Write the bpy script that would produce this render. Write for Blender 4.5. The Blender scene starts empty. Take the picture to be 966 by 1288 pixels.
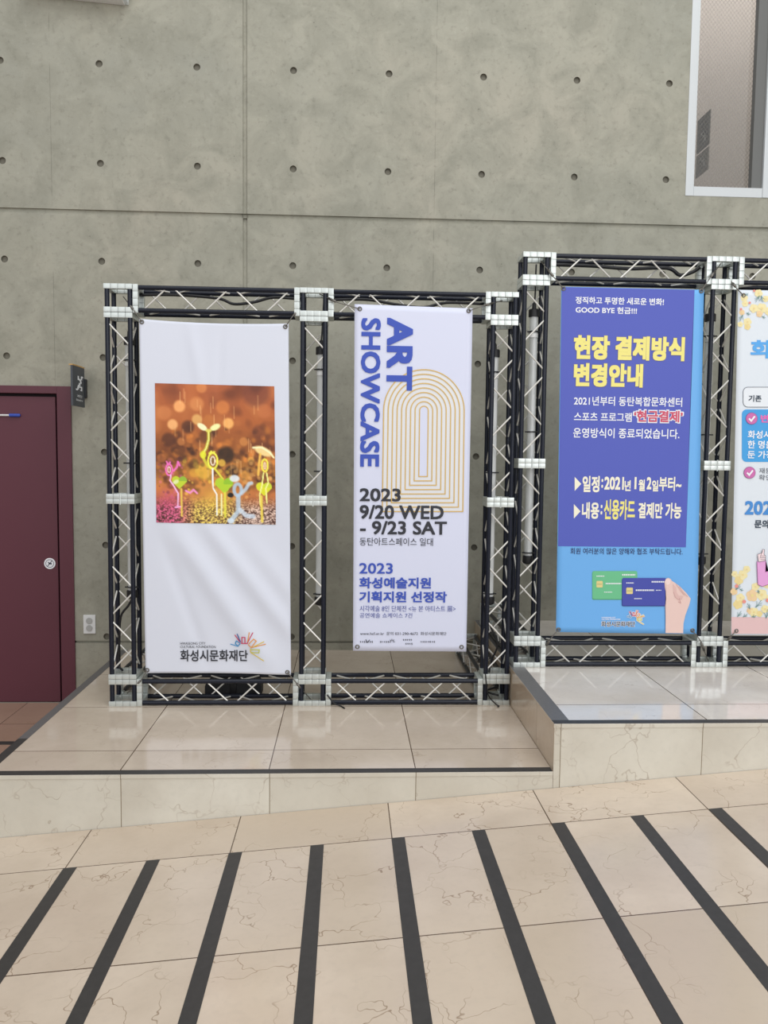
import bpy, bmesh, math, random
import numpy as np
from mathutils import Vector, Matrix, Euler
PI = math.pi
random.seed(7)
SC = bpy.context.scene
COL = SC.collection

# ------------------------------------------------------------------ camera, world, lights, exposure
CAMP = Vector((0.36096, -5.11487, 1.28234)); YAW, PITCH, ROLL, FPX = 0.0468145, -0.0710089, 0.0117993, 985.0
IW, IH = 966.0, 1288.0
_f = Vector((math.sin(YAW)*math.cos(PITCH), math.cos(YAW)*math.cos(PITCH), math.sin(PITCH)))
_r = Vector((math.cos(YAW), -math.sin(YAW), 0)); _u = _r.cross(_f)
CR = math.cos(ROLL)*_r + math.sin(ROLL)*_u; CU = -math.sin(ROLL)*_r + math.cos(ROLL)*_u; CF = _f
cam_d = bpy.data.cameras.new('camera'); cam = bpy.data.objects.new('camera', cam_d); COL.objects.link(cam)
cam.matrix_world = Matrix(((CR.x, CU.x, -CF.x, CAMP.x), (CR.y, CU.y, -CF.y, CAMP.y), (CR.z, CU.z, -CF.z, CAMP.z), (0, 0, 0, 1)))
cam_d.sensor_fit = 'VERTICAL'; cam_d.sensor_height = 24.0; cam_d.lens = FPX/IH*24.0; cam_d.clip_start = 0.05
SC.camera = cam

world = bpy.data.worlds.new('world'); SC.world = world; world.use_nodes = True
bg = world.node_tree.nodes['Background']; bg.inputs[0].default_value = (0.93, 0.96, 1.0, 1); bg.inputs[1].default_value = 0.53

def area(name, loc, target, sx, sy, power, col=(1, 1, 1)):
    d = bpy.data.lights.new(name, 'AREA'); d.shape = 'RECTANGLE'; d.size = sx; d.size_y = sy; d.energy = power; d.color = col
    o = bpy.data.objects.new(name, d); COL.objects.link(o); o.location = loc
    o.rotation_euler = (Vector(target) - Vector(loc)).to_track_quat('-Z', 'Y').to_euler()
    return o
area('window_daylight', (4.6, -10.0, 3.4), (1.0, 0, 1.4), 6.0, 5.0, 285, (0.97, 0.985, 1.0))
area('front_left_daylight', (-3.5, -10.0, 4.5), (0.0, 0, 1.4), 5.0, 5.0, 118, (0.97, 0.985, 1.0))  # second broad area light, unseen behind the camera on the left
area('overhead_fill', (1.3, -4.5, 7.5), (1.1, -2.2, 0), 7.0, 5.0, 265, (0.98, 0.99, 1.0))  # added unseen area light overhead, brightens floors and collar tops

SC.view_settings.view_transform = 'Standard'; SC.view_settings.look = 'None'; SC.view_settings.gamma = 1
SC.view_settings.use_curve_mapping = False; SC.view_settings.exposure = 0.0

# ------------------------------------------------------------------ helpers
def at(u, v, Y):
    """point of the vertical plane y = Y seen at pixel (u, v): used to measure the banners' print."""
    d = CR*((u - IW/2)/FPX) - CU*((v - IH/2)/FPX) + CF
    t = (Y - CAMP.y)/d.y
    return CAMP + d*t

def lin(c):
    return tuple((x/12.92 if x <= 0.04045 else ((x + 0.055)/1.055)**2.4) for x in [k/255 for k in c])

def setin(node, name, val):
    if name in node.inputs: node.inputs[name].default_value = val

def mat(name, rgb, rough=0.5, metal=0.0, spec=0.5, noise=0.0, nscale=20, bump=0.0, coat=0.0, alpha=1.0, rgb_is_lin=False):
    m = bpy.data.materials.new(name); m.use_nodes = True
    nt = m.node_tree; b = nt.nodes['Principled BSDF']
    c = rgb if rgb_is_lin else lin(rgb)
    b.inputs['Base Color'].default_value = (*c, 1); b.inputs['Roughness'].default_value = rough; b.inputs['Metallic'].default_value = metal
    setin(b, 'Specular IOR Level', spec); setin(b, 'Coat Weight', coat); setin(b, 'Alpha', alpha)
    tc = nt.nodes.new('ShaderNodeTexCoord')
    n = nt.nodes.new('ShaderNodeTexNoise'); n.inputs['Scale'].default_value = nscale; n.inputs['Detail'].default_value = 4
    nt.links.new(tc.outputs['Object'], n.inputs['Vector'])
    if noise:
        mx = nt.nodes.new('ShaderNodeMix'); mx.data_type = 'RGBA'
        mx.inputs['A'].default_value = (*[k*(1 - noise) for k in c], 1); mx.inputs['B'].default_value = (*[min(1, k*(1 + noise)) for k in c], 1)
        nt.links.new(n.outputs['Fac'], mx.inputs['Factor']); nt.links.new(mx.outputs['Result'], b.inputs['Base Color'])
    if bump:
        bp = nt.nodes.new('ShaderNodeBump'); bp.inputs['Strength'].default_value = bump; bp.inputs['Distance'].default_value = 0.002
        nt.links.new(n.outputs['Fac'], bp.inputs['Height']); nt.links.new(bp.outputs['Normal'], b.inputs['Normal'])
    return m

class G:
    """small node-graph helper"""
    def __init__(s, m): s.nt = m.node_tree; s.L = s.nt.links
    def n(s, t, **kw):
        k = s.nt.nodes.new(t)
        for a, b in kw.items(): setattr(k, a, b)
        return k
    def put(s, sock, v):
        if hasattr(v, 'is_output'): s.L.new(v, sock)
        else: sock.default_value = v
    def math(s, op, a, b=0.0, c=None):
        k = s.n('ShaderNodeMath', operation=op); s.put(k.inputs[0], a); s.put(k.inputs[1], b)
        if c is not None: s.put(k.inputs[2], c)
        return k.outputs[0]
    def mix(s, f, a, b):
        k = s.n('ShaderNodeMix', data_type='RGBA'); s.put(k.inputs['Factor'], f); s.put(k.inputs['A'], a); s.put(k.inputs['B'], b)
        return k.outputs['Result']
    def noise(s, vec, scale, detail=4, rough=0.55, w=None, dist=0):
        k = s.n('ShaderNodeTexNoise'); k.inputs['Scale'].default_value = scale; k.inputs['Detail'].default_value = detail; k.inputs['Roughness'].default_value = rough
        k.inputs['Distortion'].default_value = dist
        if vec is not None: s.L.new(vec, k.inputs['Vector'])
        return k
    def ramp(s, f, stops):
        k = s.n('ShaderNodeValToRGB'); cr = k.color_ramp
        while len(cr.elements) < len(stops): cr.elements.new(0.5)
        for e, (p, c) in zip(cr.elements, stops): e.position = p; e.color = (*c, 1) if len(c) == 3 else c
        s.put(k.inputs[0], f); return k.outputs[0]
    def mr(s, v, a, b, c=0.0, d=1.0):
        k = s.n('ShaderNodeMapRange'); s.put(k.inputs[0], v); k.inputs[1].default_value = a; k.inputs[2].default_value = b; k.inputs[3].default_value = c; k.inputs[4].default_value = d
        return k.outputs[0]

def marble(name, base, x0, px, y0, py, rough, vein=0.5, joint=0.0022, axes=('X', 'Y'), dark=(0.11, 0.07, 0.045), seed=0.0, vscale=3.2, vary=0.30):
    """polished beige marble laid in slabs px by py, in world metres"""
    m = bpy.data.materials.new(name); m.use_nodes = True; g = G(m); b = g.nt.nodes['Principled BSDF']
    tc = g.n('ShaderNodeTexCoord'); sp = g.n('ShaderNodeSeparateXYZ'); g.L.new(tc.outputs['Object'], sp.inputs[0])
    X, Y = sp.outputs[axes[0]], sp.outputs[axes[1]]
    fx = g.math('DIVIDE', g.math('SUBTRACT', X, x0), px); fy = g.math('DIVIDE', g.math('SUBTRACT', Y, y0), py)
    ix, iy = g.math('FLOOR', fx), g.math('FLOOR', fy)
    dx = g.math('MULTIPLY', g.math('PINGPONG', fx, 0.5), px); dy = g.math('MULTIPLY', g.math('PINGPONG', fy, 0.5), py)
    jm = g.math('LESS_THAN', g.math('MINIMUM', dx, dy), joint)
    cv = g.n('ShaderNodeCombineXYZ'); g.L.new(ix, cv.inputs[0]); g.L.new(iy, cv.inputs[1]); cv.inputs[2].default_value = seed
    wn = g.n('ShaderNodeTexWhiteNoise', noise_dimensions='3D'); g.L.new(cv.outputs[0], wn.inputs['Vector'])
    # each slab samples its own piece of stone
    sc = g.n('ShaderNodeVectorMath', operation='SCALE'); g.L.new(wn.outputs['Color'], sc.inputs[0]); sc.inputs['Scale'].default_value = 40
    ad = g.n('ShaderNodeVectorMath', operation='ADD'); g.L.new(sc.outputs[0], ad.inputs[0]); g.L.new(tc.outputs['Object'], ad.inputs[1]); P = ad.outputs[0]
    warp = g.noise(P, 3.5, 4)
    wv = g.n('ShaderNodeVectorMath', operation='MULTIPLY_ADD'); g.L.new(warp.outputs['Color'], wv.inputs[0]); wv.inputs[1].default_value = (0.55, 0.55, 0.55); g.L.new(P, wv.inputs[2])
    vo = g.n('ShaderNodeTexVoronoi', feature='DISTANCE_TO_EDGE'); vo.inputs['Scale'].default_value = vscale; g.L.new(wv.outputs[0], vo.inputs['Vector'])
    patch = g.mr(g.noise(P, 4.0, 3).outputs['Fac'], 0.44, 0.60)
    v1 = g.math('MULTIPLY', g.mr(vo.outputs['Distance'], 0.0, 0.012, 1, 0), patch)
    big = g.noise(P, 2.2, 5, 0.6); fine = g.noise(P, 38, 4, 0.6)
    c0 = lin(base)
    lo = tuple(k*0.86*t for k, t in zip(c0, (1, .965, .93))); hi = tuple(min(1, k*1.10) for k in c0)
    col = g.mix(g.mr(big.outputs['Fac'], 0.3, 0.7), (*lo, 1), (*hi, 1))
    col = g.mix(g.mr(wn.outputs['Value'], 0, 1, 0.0, vary), col, (*[k*0.86*t for k, t in zip(c0, (1, .97, .92))], 1))
    col = g.mix(g.mr(fine.outputs['Fac'], 0.5, 0.75, 0, 0.16), col, (*[k*0.7 for k in c0], 1))
    col = g.mix(g.math('MULTIPLY', v1, vein), col, (0.24, 0.15, 0.085, 1))
    col = g.mix(jm, col, (*dark, 1))
    g.L.new(col, b.inputs['Base Color'])
    g.L.new(g.math('ADD', g.math('MULTIPLY', fine.outputs['Fac'], 0.08), rough - 0.04), b.inputs['Roughness'])
    return m

def concrete(name):
    m = bpy.data.materials.new(name); m.use_nodes = True; g = G(m); b = g.nt.nodes['Principled BSDF']
    tc = g.n('ShaderNodeTexCoord'); P = tc.outputs['Object']
    sp = g.n('ShaderNodeSeparateXYZ'); g.L.new(P, sp.inputs[0])
    a = g.noise(P, 0.75, 6, 0.62); c = g.noise(P, 4.5, 6, 0.65, dist=0.6); d = g.noise(P, 26, 5, 0.7); e = g.noise(P, 120, 2)
    col = g.ramp(a.outputs['Fac'], [(0.3, lin((152, 151, 139))), (0.5, lin((166, 163, 148))), (0.7, lin((174, 168, 152)))])
    col = g.mix(g.mr(c.outputs['Fac'], 0.40, 0.66, 0, 0.85), col, (*lin((146, 144, 130)), 1))
    col = g.mix(g.mr(d.outputs['Fac'], 0.54, 0.72, 0, 0.55), col, (*lin((124, 121, 109)), 1))
    col = g.mix(g.mr(d.outputs['Fac'], 0.28, 0.42, 0.30, 0), col, (*lin((190, 186, 172)), 1))
    # pinholes and the faint upright seams between shuttering boards
    vo = g.n('ShaderNodeTexVoronoi'); vo.inputs['Scale'].default_value = 15; g.L.new(P, vo.inputs['Vector'])
    pin = g.math('MULTIPLY', g.math('LESS_THAN', vo.outputs['Distance'], 0.06), g.mr(c.outputs['Fac'], 0.45, 0.6))
    col = g.mix(g.math('MULTIPLY', pin, 0.55), col, (*lin((92, 88, 78)), 1))
    sx = g.math('PINGPONG', g.math('ADD', sp.outputs['X'], 0.301), 1.2)
    seam = g.math('MULTIPLY', g.math('GREATER_THAN', sx, 1.198), g.mr(c.outputs['Fac'], 0.4, 0.55))
    col = g.mix(g.math('MULTIPLY', seam, 0.5), col, (*lin((110, 106, 96)), 1))
    g.L.new(col, b.inputs['Base Color']); b.inputs['Roughness'].default_value = 0.72; setin(b, 'Specular IOR Level', 0.25)
    bp = g.n('ShaderNodeBump'); bp.inputs['Strength'].default_value = 0.25; bp.inputs['Distance'].default_value = 0.004
    g.L.new(g.math('ADD', c.outputs['Fac'], g.math('MULTIPLY', e.outputs['Fac'], 0.3)), bp.inputs['Height']); g.L.new(bp.outputs['Normal'], b.inputs['Normal'])
    return m

def link(o, parent=None):
    COL.objects.link(o)
    if parent: o.parent = parent
    return o

def obj(name, bm, m, parent=None, smooth=False, angle=None):
    me = bpy.data.meshes.new(name)
    bmesh.ops.recalc_face_normals(bm, faces=bm.faces)
    bm.to_mesh(me); bm.free()
    for k in (m if isinstance(m, (list, tuple)) else [m]): me.materials.append(k)
    if smooth:
        for p in me.polygons: p.use_smooth = True
        if angle: me.set_sharp_from_angle(angle=math.radians(angle))
    return link(bpy.data.objects.new(name, me), parent)

def tag(o, label=None, cat=None, group=None, kind=None):
    for k, v in (('label', label), ('category', cat), ('group', group), ('kind', kind)):
        if v: o[k] = v
    return o

def empty(name, loc, label, cat, group=None):
    o = bpy.data.objects.new(name, None); o.empty_display_size = 0.1; COL.objects.link(o); o.location = loc
    return tag(o, label, cat, group)

def box(bm, x0, x1, y0, y1, z0, z1, bev=0.0, mi=0):
    r = bmesh.ops.create_cube(bm, size=1.0); vs = r['verts']
    bmesh.ops.scale(bm, vec=(x1 - x0, y1 - y0, z1 - z0), verts=vs)
    bmesh.ops.translate(bm, vec=((x0 + x1)/2, (y0 + y1)/2, (z0 + z1)/2), verts=vs)
    fs = list({f for v in vs for f in v.link_faces})
    for f in fs: f.material_index = mi
    if bev:
        es = list({e for v in vs for e in v.link_edges})
        bmesh.ops.bevel(bm, geom=es, offset=bev, segments=2, affect='EDGES', profile=0.6)
    return vs

def rod(bm, a, b, r, n=10, r2=None, caps=True):
    a, b = Vector(a), Vector(b); d = b - a; L = d.length
    M = Matrix.Translation((a + b)/2) @ d.to_track_quat('Z', 'Y').to_matrix().to_4x4()
    bmesh.ops.create_cone(bm, cap_ends=caps, segments=n, radius1=r, radius2=r if r2 is None else r2, depth=L, matrix=M)

def tube(bm, pts, r, n=8, res=5):
    """smooth tube through the points"""
    P = [Vector(p) for p in pts]; path = []
    if len(P) > 2:
        for i in range(len(P) - 1):
            p0, p1, p2, p3 = P[max(i - 1, 0)], P[i], P[i + 1], P[min(i + 2, len(P) - 1)]
            for k in range(res):
                t = k/res
                path.append(0.5*((2*p1) + (p2 - p0)*t + (2*p0 - 5*p1 + 4*p2 - p3)*t*t + (3*p1 - p0 - 3*p2 + p3)*t**3))
        path.append(P[-1])
    else: path = P
    rings = []; up = Vector((0.13, 0.31, 0.94)).normalized()
    for i, p in enumerate(path):
        d = (path[min(i + 1, len(path) - 1)] - path[max(i - 1, 0)]).normalized()
        x = d.cross(up).normalized(); y = d.cross(x)
        rr = r[i*len(r)//len(path)] if isinstance(r, (list, tuple)) else r
        rings.append([bm.verts.new(p + rr*(math.cos(2*PI*k/n)*x + math.sin(2*PI*k/n)*y)) for k in range(n)])
    for a, b in zip(rings, rings[1:]):
        for k in range(n): bm.faces.new((a[k], a[(k + 1) % n], b[(k + 1) % n], b[k]))
    bm.faces.new(rings[0][::-1]); bm.faces.new(rings[-1])

def lathe(bm, prof, axis='Z', c=(0, 0, 0), n=24, cap=True):
    rings = []
    for r, h in prof:
        ring = []
        for k in range(n):
            a = 2*PI*k/n; p = {'Z': (r*math.cos(a), r*math.sin(a), h), 'Y': (r*math.cos(a), h, r*math.sin(a))}[axis]
            ring.append(bm.verts.new(Vector(p) + Vector(c)))
        rings.append(ring)
    for a, b in zip(rings, rings[1:]):
        for k in range(n): bm.faces.new((a[k], a[(k + 1) % n], b[(k + 1) % n], b[k]))
    if cap: bm.faces.new(rings[0]); bm.faces.new(rings[-1])

# ------------------------------------------------------------------ materials
M = {}
M['concrete'] = concrete('concrete')
M['tie_mortar'] = mat('tie hole mortar', (122, 118, 106), 0.85, spec=0.2, noise=0.12, nscale=60)
M['plat'] = marble('platform marble', (208, 194, 177), 0.050, 0.600, -1.175, 0.590, 0.10, 0.28)
M['plat2'] = marble('upper platform marble', (226, 219, 210), 1.27, 0.600, -1.775, 0.600, 0.085, 0.25, seed=3.0)
M['ramp'] = marble('ramp marble', (211, 195, 176), -0.059, 0.595, -2.315, 0.600, 0.20, 0.85, seed=5.0, vscale=4.2, vary=0.75)
M['landing'] = marble('landing marble', (176, 146, 127), -1.715, 0.600, -0.408, 0.600, 0.14, 0.5, seed=8.0)  # reddish tint carries the reflection of the maroon door
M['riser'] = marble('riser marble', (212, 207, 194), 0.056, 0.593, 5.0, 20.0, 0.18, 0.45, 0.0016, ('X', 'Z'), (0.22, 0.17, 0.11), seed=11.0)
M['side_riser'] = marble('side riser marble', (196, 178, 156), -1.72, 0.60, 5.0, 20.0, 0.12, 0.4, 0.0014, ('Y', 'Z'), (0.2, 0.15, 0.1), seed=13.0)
M['strip'] = mat('charcoal granite strip', (62, 60, 58), 0.5, spec=0.35, noise=0.22, nscale=45)
M['strip_grey'] = mat('grey edging', (104, 102, 101), 0.45, spec=0.5, noise=0.15, nscale=60)
M['chord'] = mat('black lacquered tube', (24, 28, 40), 0.22, spec=0.28)
M['rod'] = mat('zinc plated rod', (222, 219, 212), 0.32, metal=0.35)
M['alu'] = mat('cast aluminium', (208, 213, 209), 0.40, metal=0.6, noise=0.03, nscale=30)
M['alu_gap'] = mat('aluminium seam', (120, 124, 120), 0.6, metal=0.3)
M['rubber'] = mat('black rubber', (24, 24, 26), 0.55)
M['cable'] = mat('black cable', (20, 20, 23), 0.45)
M['steel'] = mat('dull steel', (118, 114, 108), 0.38, metal=0.8)
M['white_pl'] = mat('white plastic', (226, 226, 224), 0.4)
M['maroon'] = mat('maroon painted steel', (98, 54, 64), 0.42, spec=0.35, noise=0.05, nscale=3)
M['maroon_dark'] = mat('door gap shadow seal', (38, 22, 26), 0.7)  # dark maroon paints the shade in the gap round the leaf
M['frame_w'] = mat('white window frame', (206, 209, 209), 0.35, noise=0.03, nscale=6)
M['sign'] = mat('slate grey sign', (72, 76, 82), 0.5)
M['ochre'] = mat('ochre edge', (202, 160, 96), 0.55)
M['white'] = mat('white ink', (240, 241, 244), 0.6)
M['outlet_grey'] = mat('outlet socket grey', (176, 176, 172), 0.5)
M['dark'] = mat('dark ink', (45, 46, 54), 0.6)
def ink(name, rgb): M[name] = mat(name + ' ink', rgb, 0.5, spec=0.35); return M[name]
m = bpy.data.materials.new('clear tube'); m.use_nodes = True; g = G(m); b = g.nt.nodes['Principled BSDF']
b.inputs['Base Color'].default_value = (0.80, 0.82, 0.81, 1); b.inputs['Roughness'].default_value = 0.12; b.inputs['Alpha'].default_value = 0.50; M['clear'] = m

# ------------------------------------------------------------------ the setting: wall
ZR, ZP = 0.20, 0.0          # upper and lower platform tops
LAND = -0.352
DOOR = (-2.42, -1.402, LAND, 1.702)
WIN = (2.530, 4.60, 2.990, 5.20)
GX, GZ, GB = (-0.316, -0.288), (2.776, 2.804), (0.046, 0.060)
def build_wall():
    bm = bmesh.new()
    xs = sorted(set([round(0.6*i + 0.3, 4) for i in range(-11, 13) if i != -1] + [*GX, DOOR[0], DOOR[1], WIN[0], WIN[1]]))
    zs = sorted(set([-0.5, LAND] + [round(0.088 + 0.6*j + 0.3, 4) for j in range(-1, 9) if j != 4] + [*GZ, *GB, DOOR[3], WIN[2], WIN[3]]))
    HR, HD, GD, NH = 0.0215, 0.016, 0.014, 24
    holes = [(0.6*i, 0.088 + 0.6*j) for i in range(-11, 13) for j in range(0, 9)]
    def blocked(cx, cz):
        return (DOOR[0] < cx < DOOR[1] and DOOR[2] - 1 < cz < DOOR[3]) or (WIN[0] < cx < WIN[1] and WIN[2] < cz < WIN[3])
    for x0, x1 in zip(xs, xs[1:]):
        for z0, z1 in zip(zs, zs[1:]):
            cx, cz = (x0 + x1)/2, (z0 + z1)/2
            if blocked(cx, cz): continue
            gx, gz = (x0, x1) == GX, (z0, z1) in (GZ, GB)
            y = GD if (gx or gz) else 0.0
            hole = next((h for h in holes if x0 + HR < h[0] < x1 - HR and z0 + HR < h[1] < z1 - HR), None) if not y else None
            corner = [bm.verts.new(p) for p in ((x0, y, z0), (x1, y, z0), (x1, y, z1), (x0, y, z1))]
            if not hole: bm.faces.new(corner); continue
            hx, hz = hole
            ring = [bm.verts.new((hx + HR*math.cos(a), 0, hz + HR*math.sin(a))) for a in [(-3*PI/4) + 2*PI*k/NH for k in range(NH)]]
            q = NH//4
            for s in range(4):
                for k in range(q):
                    bm.faces.new((corner[s if k < q//2 else (s + 1) % 4], ring[(s*q + k + 1) % NH], ring[s*q + k]))
                bm.faces.new((corner[s], corner[(s + 1) % 4], ring[s*q + q//2]))
            back = [bm.verts.new((hx + HR*0.92*math.cos(a), HD, hz + HR*0.92*math.sin(a))) for a in [(-3*PI/4) + 2*PI*k/NH for k in range(NH)]]
            for k in range(NH): bm.faces.new((ring[k], ring[(k + 1) % NH], back[(k + 1) % NH], back[k])).material_index = 1
            bm.faces.new(back).material_index = 1
    # groove side walls
    def side(a, b, c, d): bm.faces.new([bm.verts.new(p) for p in (a, b, c, d)])
    for gx in GX: side((gx, 0, -0.5), (gx, GD, -0.5), (gx, GD, 5.2), (gx, 0, 5.2))
    for gz in (*GZ, *GB):
        side((-6.3, 0, gz), (-6.3, GD, gz), (DOOR[0] if gz < 1 else 7.5, GD, gz), (DOOR[0] if gz < 1 else 7.5, 0, gz))
        if gz < 1: side((DOOR[1], 0, gz), (DOOR[1], GD, gz), (7.5, GD, gz), (7.5, 0, gz))
    # reveals of door and window, back of the wall
    T = 0.30
    for (x0, x1, z0, z1) in (DOOR, WIN):
        side((x0, 0, z0), (x0, T, z0), (x0, T, z1), (x0, 0, z1)); side((x1, 0, z0), (x1, T, z0), (x1, T, z1), (x1, 0, z1))
        side((x0, 0, z1), (x0, T, z1), (x1, T, z1), (x1, 0, z1)); side((x0, 0, z0), (x0, T, z0), (x1, T, z0), (x1, 0, z0))
    o = obj('wall_back', bm, [M['concrete'], M['tie_mortar']]); tag(o, 'exposed concrete wall with round tie holes and shadow grooves', 'wall', kind='structure')
build_wall()

# ------------------------------------------------------------------ floors, platforms, ramp
RS, RZ = 0.0835694, -0.171839
rz = lambda x: RZ + RS*x
FY = -2.02
def slab(name, x0, x1, y0, y1, z0, z1, m, label, bev=0.0):
    bm = bmesh.new(); box(bm, x0, x1, y0, y1, z0, z1, bev)
    return tag(obj(name, bm, m), label, 'floor', kind='structure')
slab('floor', -6.3, -1.10, FY, 0.0, LAND - 0.1, LAND, M['landing'], 'low marble landing tinted with the reflection of the maroon door')
slab('floor_lower', -6.3, -2.156, -9.0, FY, LAND - 0.1, LAND, M['landing'], 'marble floor at the foot of the ramp')
bm = bmesh.new()                                                      # sloping ramp, rising to the right
for x0, x1 in ((-2.156, 4.45),):
    vs = [bm.verts.new((x, y, rz(x) - dz)) for dz in (0, 0.25) for (x, y) in ((x0, -9.0), (x1, -9.0), (x1, FY), (x0, FY))]
    for f in ((0, 1, 2, 3), (7, 6, 5, 4), (0, 4, 5, 1), (1, 5, 6, 2), (2, 6, 7, 3), (3, 7, 4, 0)): bm.faces.new([vs[i] for i in f])
tag(obj('floor_ramp', bm, M['ramp']), 'sloping beige marble ramp floor', 'floor', kind='structure')
# platform bodies with a slab lip of 17 mm
def platform(name, x0, x1, top, mtop, label, riser):
    bm = bmesh.new(); box(bm, x0, x1, FY, 0.0, top - 0.018, top, 0.0015)
    o = obj(name, bm, [mtop, M['riser'], M['side_riser']])
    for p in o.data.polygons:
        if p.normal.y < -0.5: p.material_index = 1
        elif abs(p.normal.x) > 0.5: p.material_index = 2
    tag(o, label, 'floor', kind='structure')
    bm = bmesh.new(); box(bm, x0 + 0.003, x1, FY + 0.003, 0.0, -0.5, top - 0.018)
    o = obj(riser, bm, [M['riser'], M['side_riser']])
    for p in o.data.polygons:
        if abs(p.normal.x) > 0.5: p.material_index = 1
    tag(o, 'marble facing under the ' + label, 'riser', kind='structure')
platform('floor_platform_left', -1.105, 1.2135, ZP, M['plat'], 'lower polished marble platform', 'trim_1')
platform('floor_platform_right', 1.212, 7.5, ZR, M['plat2'], 'upper polished marble platform', 'trim_2')
tn = [3]
def strip(x0, x1, y0, y1, z, m, label, ramp=False, h=0.0012):
    bm = bmesh.new()
    if ramp:
        vs = [bm.verts.new((x, y, rz(x) + dz)) for dz in (-0.01, h) for (x, y) in ((x0, y0), (x1, y0), (x1, y1), (x0, y1))]
        for f in ((3, 2, 1, 0), (4, 5, 6, 7), (0, 1, 5, 4), (1, 2, 6, 5), (2, 3, 7, 6), (3, 0, 4, 7)): bm.faces.new([vs[i] for i in f])
    else: box(bm, x0, x1, y0, y1, z - 0.01, z + h)
    o = obj('trim_%d' % tn[0], bm, m); tn[0] += 1
    return tag(o, label, 'floor strip', kind='structure')
strip(-1.105, 1.211, FY + 0.0005, -1.978, ZP, M['strip'], 'charcoal strip along front edge of lower platform')
strip(1.213, 7.5, FY + 0.0005, -1.978, ZR, M['strip'], 'charcoal strip along front edge of upper platform')
strip(1.2130, 1.285, -1.978, 0.0, ZR, M['strip_grey'], 'grey strip along side edge of upper platform')
strip(-1.1045, -1.062, -1.615, 0.0, ZP, M['strip_grey'], 'grey strip along side edge of lower platform near the door')  # same edge line as the charcoal piece, in a lighter grey
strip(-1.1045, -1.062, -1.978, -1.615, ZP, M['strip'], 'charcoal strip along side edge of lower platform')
strip(-6.3, -1.106, -0.745, -0.695, LAND, M['strip'], 'charcoal strip across the landing')
for k in range(-5, 13):
    c = -0.0385 + 0.2985*k
    strip(c - 0.0245, c + 0.0245, -9.0, -2.315, 0, M['strip'], 'charcoal non-slip strip inlaid across the ramp', ramp=True)

# ------------------------------------------------------------------ door
d1 = empty('door_1', (-1.91, 0.03, LAND), 'maroon steel door in a maroon frame', 'door'); d1['kind'] = 'structure'
def child(o, root):
    o.parent = root; o.matrix_parent_inverse = Matrix.Translation(root.location).inverted(); return o
bm = bmesh.new()
x0, x1, z0, z1 = DOOR; fw = 0.088
box(bm, x1 - fw, x1, -0.012, 0.12, z0, z1, 0.002); box(bm, x0, x0 + fw, -0.012, 0.12, z0, z1, 0.002); box(bm, x0 + fw, x1 - fw, -0.012, 0.12, z1 - 0.047, z1, 0.002)
child(obj('door_frame', bm, M['maroon']), d1)
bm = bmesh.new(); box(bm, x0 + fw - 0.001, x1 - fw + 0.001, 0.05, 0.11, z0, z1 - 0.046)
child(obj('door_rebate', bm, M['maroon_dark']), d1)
bm = bmesh.new(); box(bm, x0 + fw + 0.007, x1 - fw - 0.018, 0.012, 0.055, z0 + 0.004, z1 - 0.066, 0.002)
child(obj('door_leaf', bm, M['maroon']), d1)
# round no-touch sticker on the door leaf
st = empty('door_sticker', (-1.56, 0.011, 0.565), 'round white prohibition sticker with a slash on the maroon door', 'sticker')
ink('sticker_grey', (70, 74, 92))
bm = bmesh.new(); lathe(bm, [(0.036, 0), (0.036, -0.0016)], 'Y', (0, 0, 0), 36); o = obj('sticker_disc', bm, M['white'], st)
bm = bmesh.new()
n = 36
for ra, rb, y in ((0.0265, 0.0235, -0.0024),):
    A = [bm.verts.new((ra*math.cos(2*PI*k/n), y, ra*math.sin(2*PI*k/n))) for k in range(n)]; Bq = [bm.verts.new((rb*math.cos(2*PI*k/n), y, rb*math.sin(2*PI*k/n))) for k in range(n)]
    for k in range(n): bm.faces.new((A[k], A[(k + 1) % n], Bq[(k + 1) % n], Bq[k]))
for (sa, ca, w, L0, L1) in ((math.sin(0.9), math.cos(0.9), 0.0022, -0.024, 0.024), (math.sin(-0.15), math.cos(-0.15), 0.0045, -0.006, 0.013), (math.sin(2.4), math.cos(2.4), 0.003, 0.003, 0.014)):
    bm.faces.new([bm.verts.new((t*ca - s*w*sa, -0.0024, t*sa + s*w*ca)) for t, s in ((L0, -1), (L1, -1), (L1, 1), (L0, 1))])
obj('prohibition_mark', bm, M['sticker_grey'], st)
# white rod with blue grip fixed across the door
ink('blue_pl', (58, 84, 176))
ha = empty('door_rod', (-1.80, 0.004, 1.517), 'thin white rod with a blue end across the upper maroon door', 'rod')
bm = bmesh.new(); rod(bm, (-0.34, 0, -0.004), (0.010, 0, -0.002), 0.006, 12); obj('rod_shaft', bm, M['white_pl'], ha, True, 40)
bm = bmesh.new(); lathe(bm, [(0.004, 0), (0.0105, 0.003), (0.0105, 0.064), (0.007, 0.070)], 'Z', n=14)
o = obj('rod_grip', bm, M['blue_pl'], ha, True, 40); o.rotation_euler = (0, PI/2, 0); o.location = (0.005, 0, -0.002)

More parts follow.
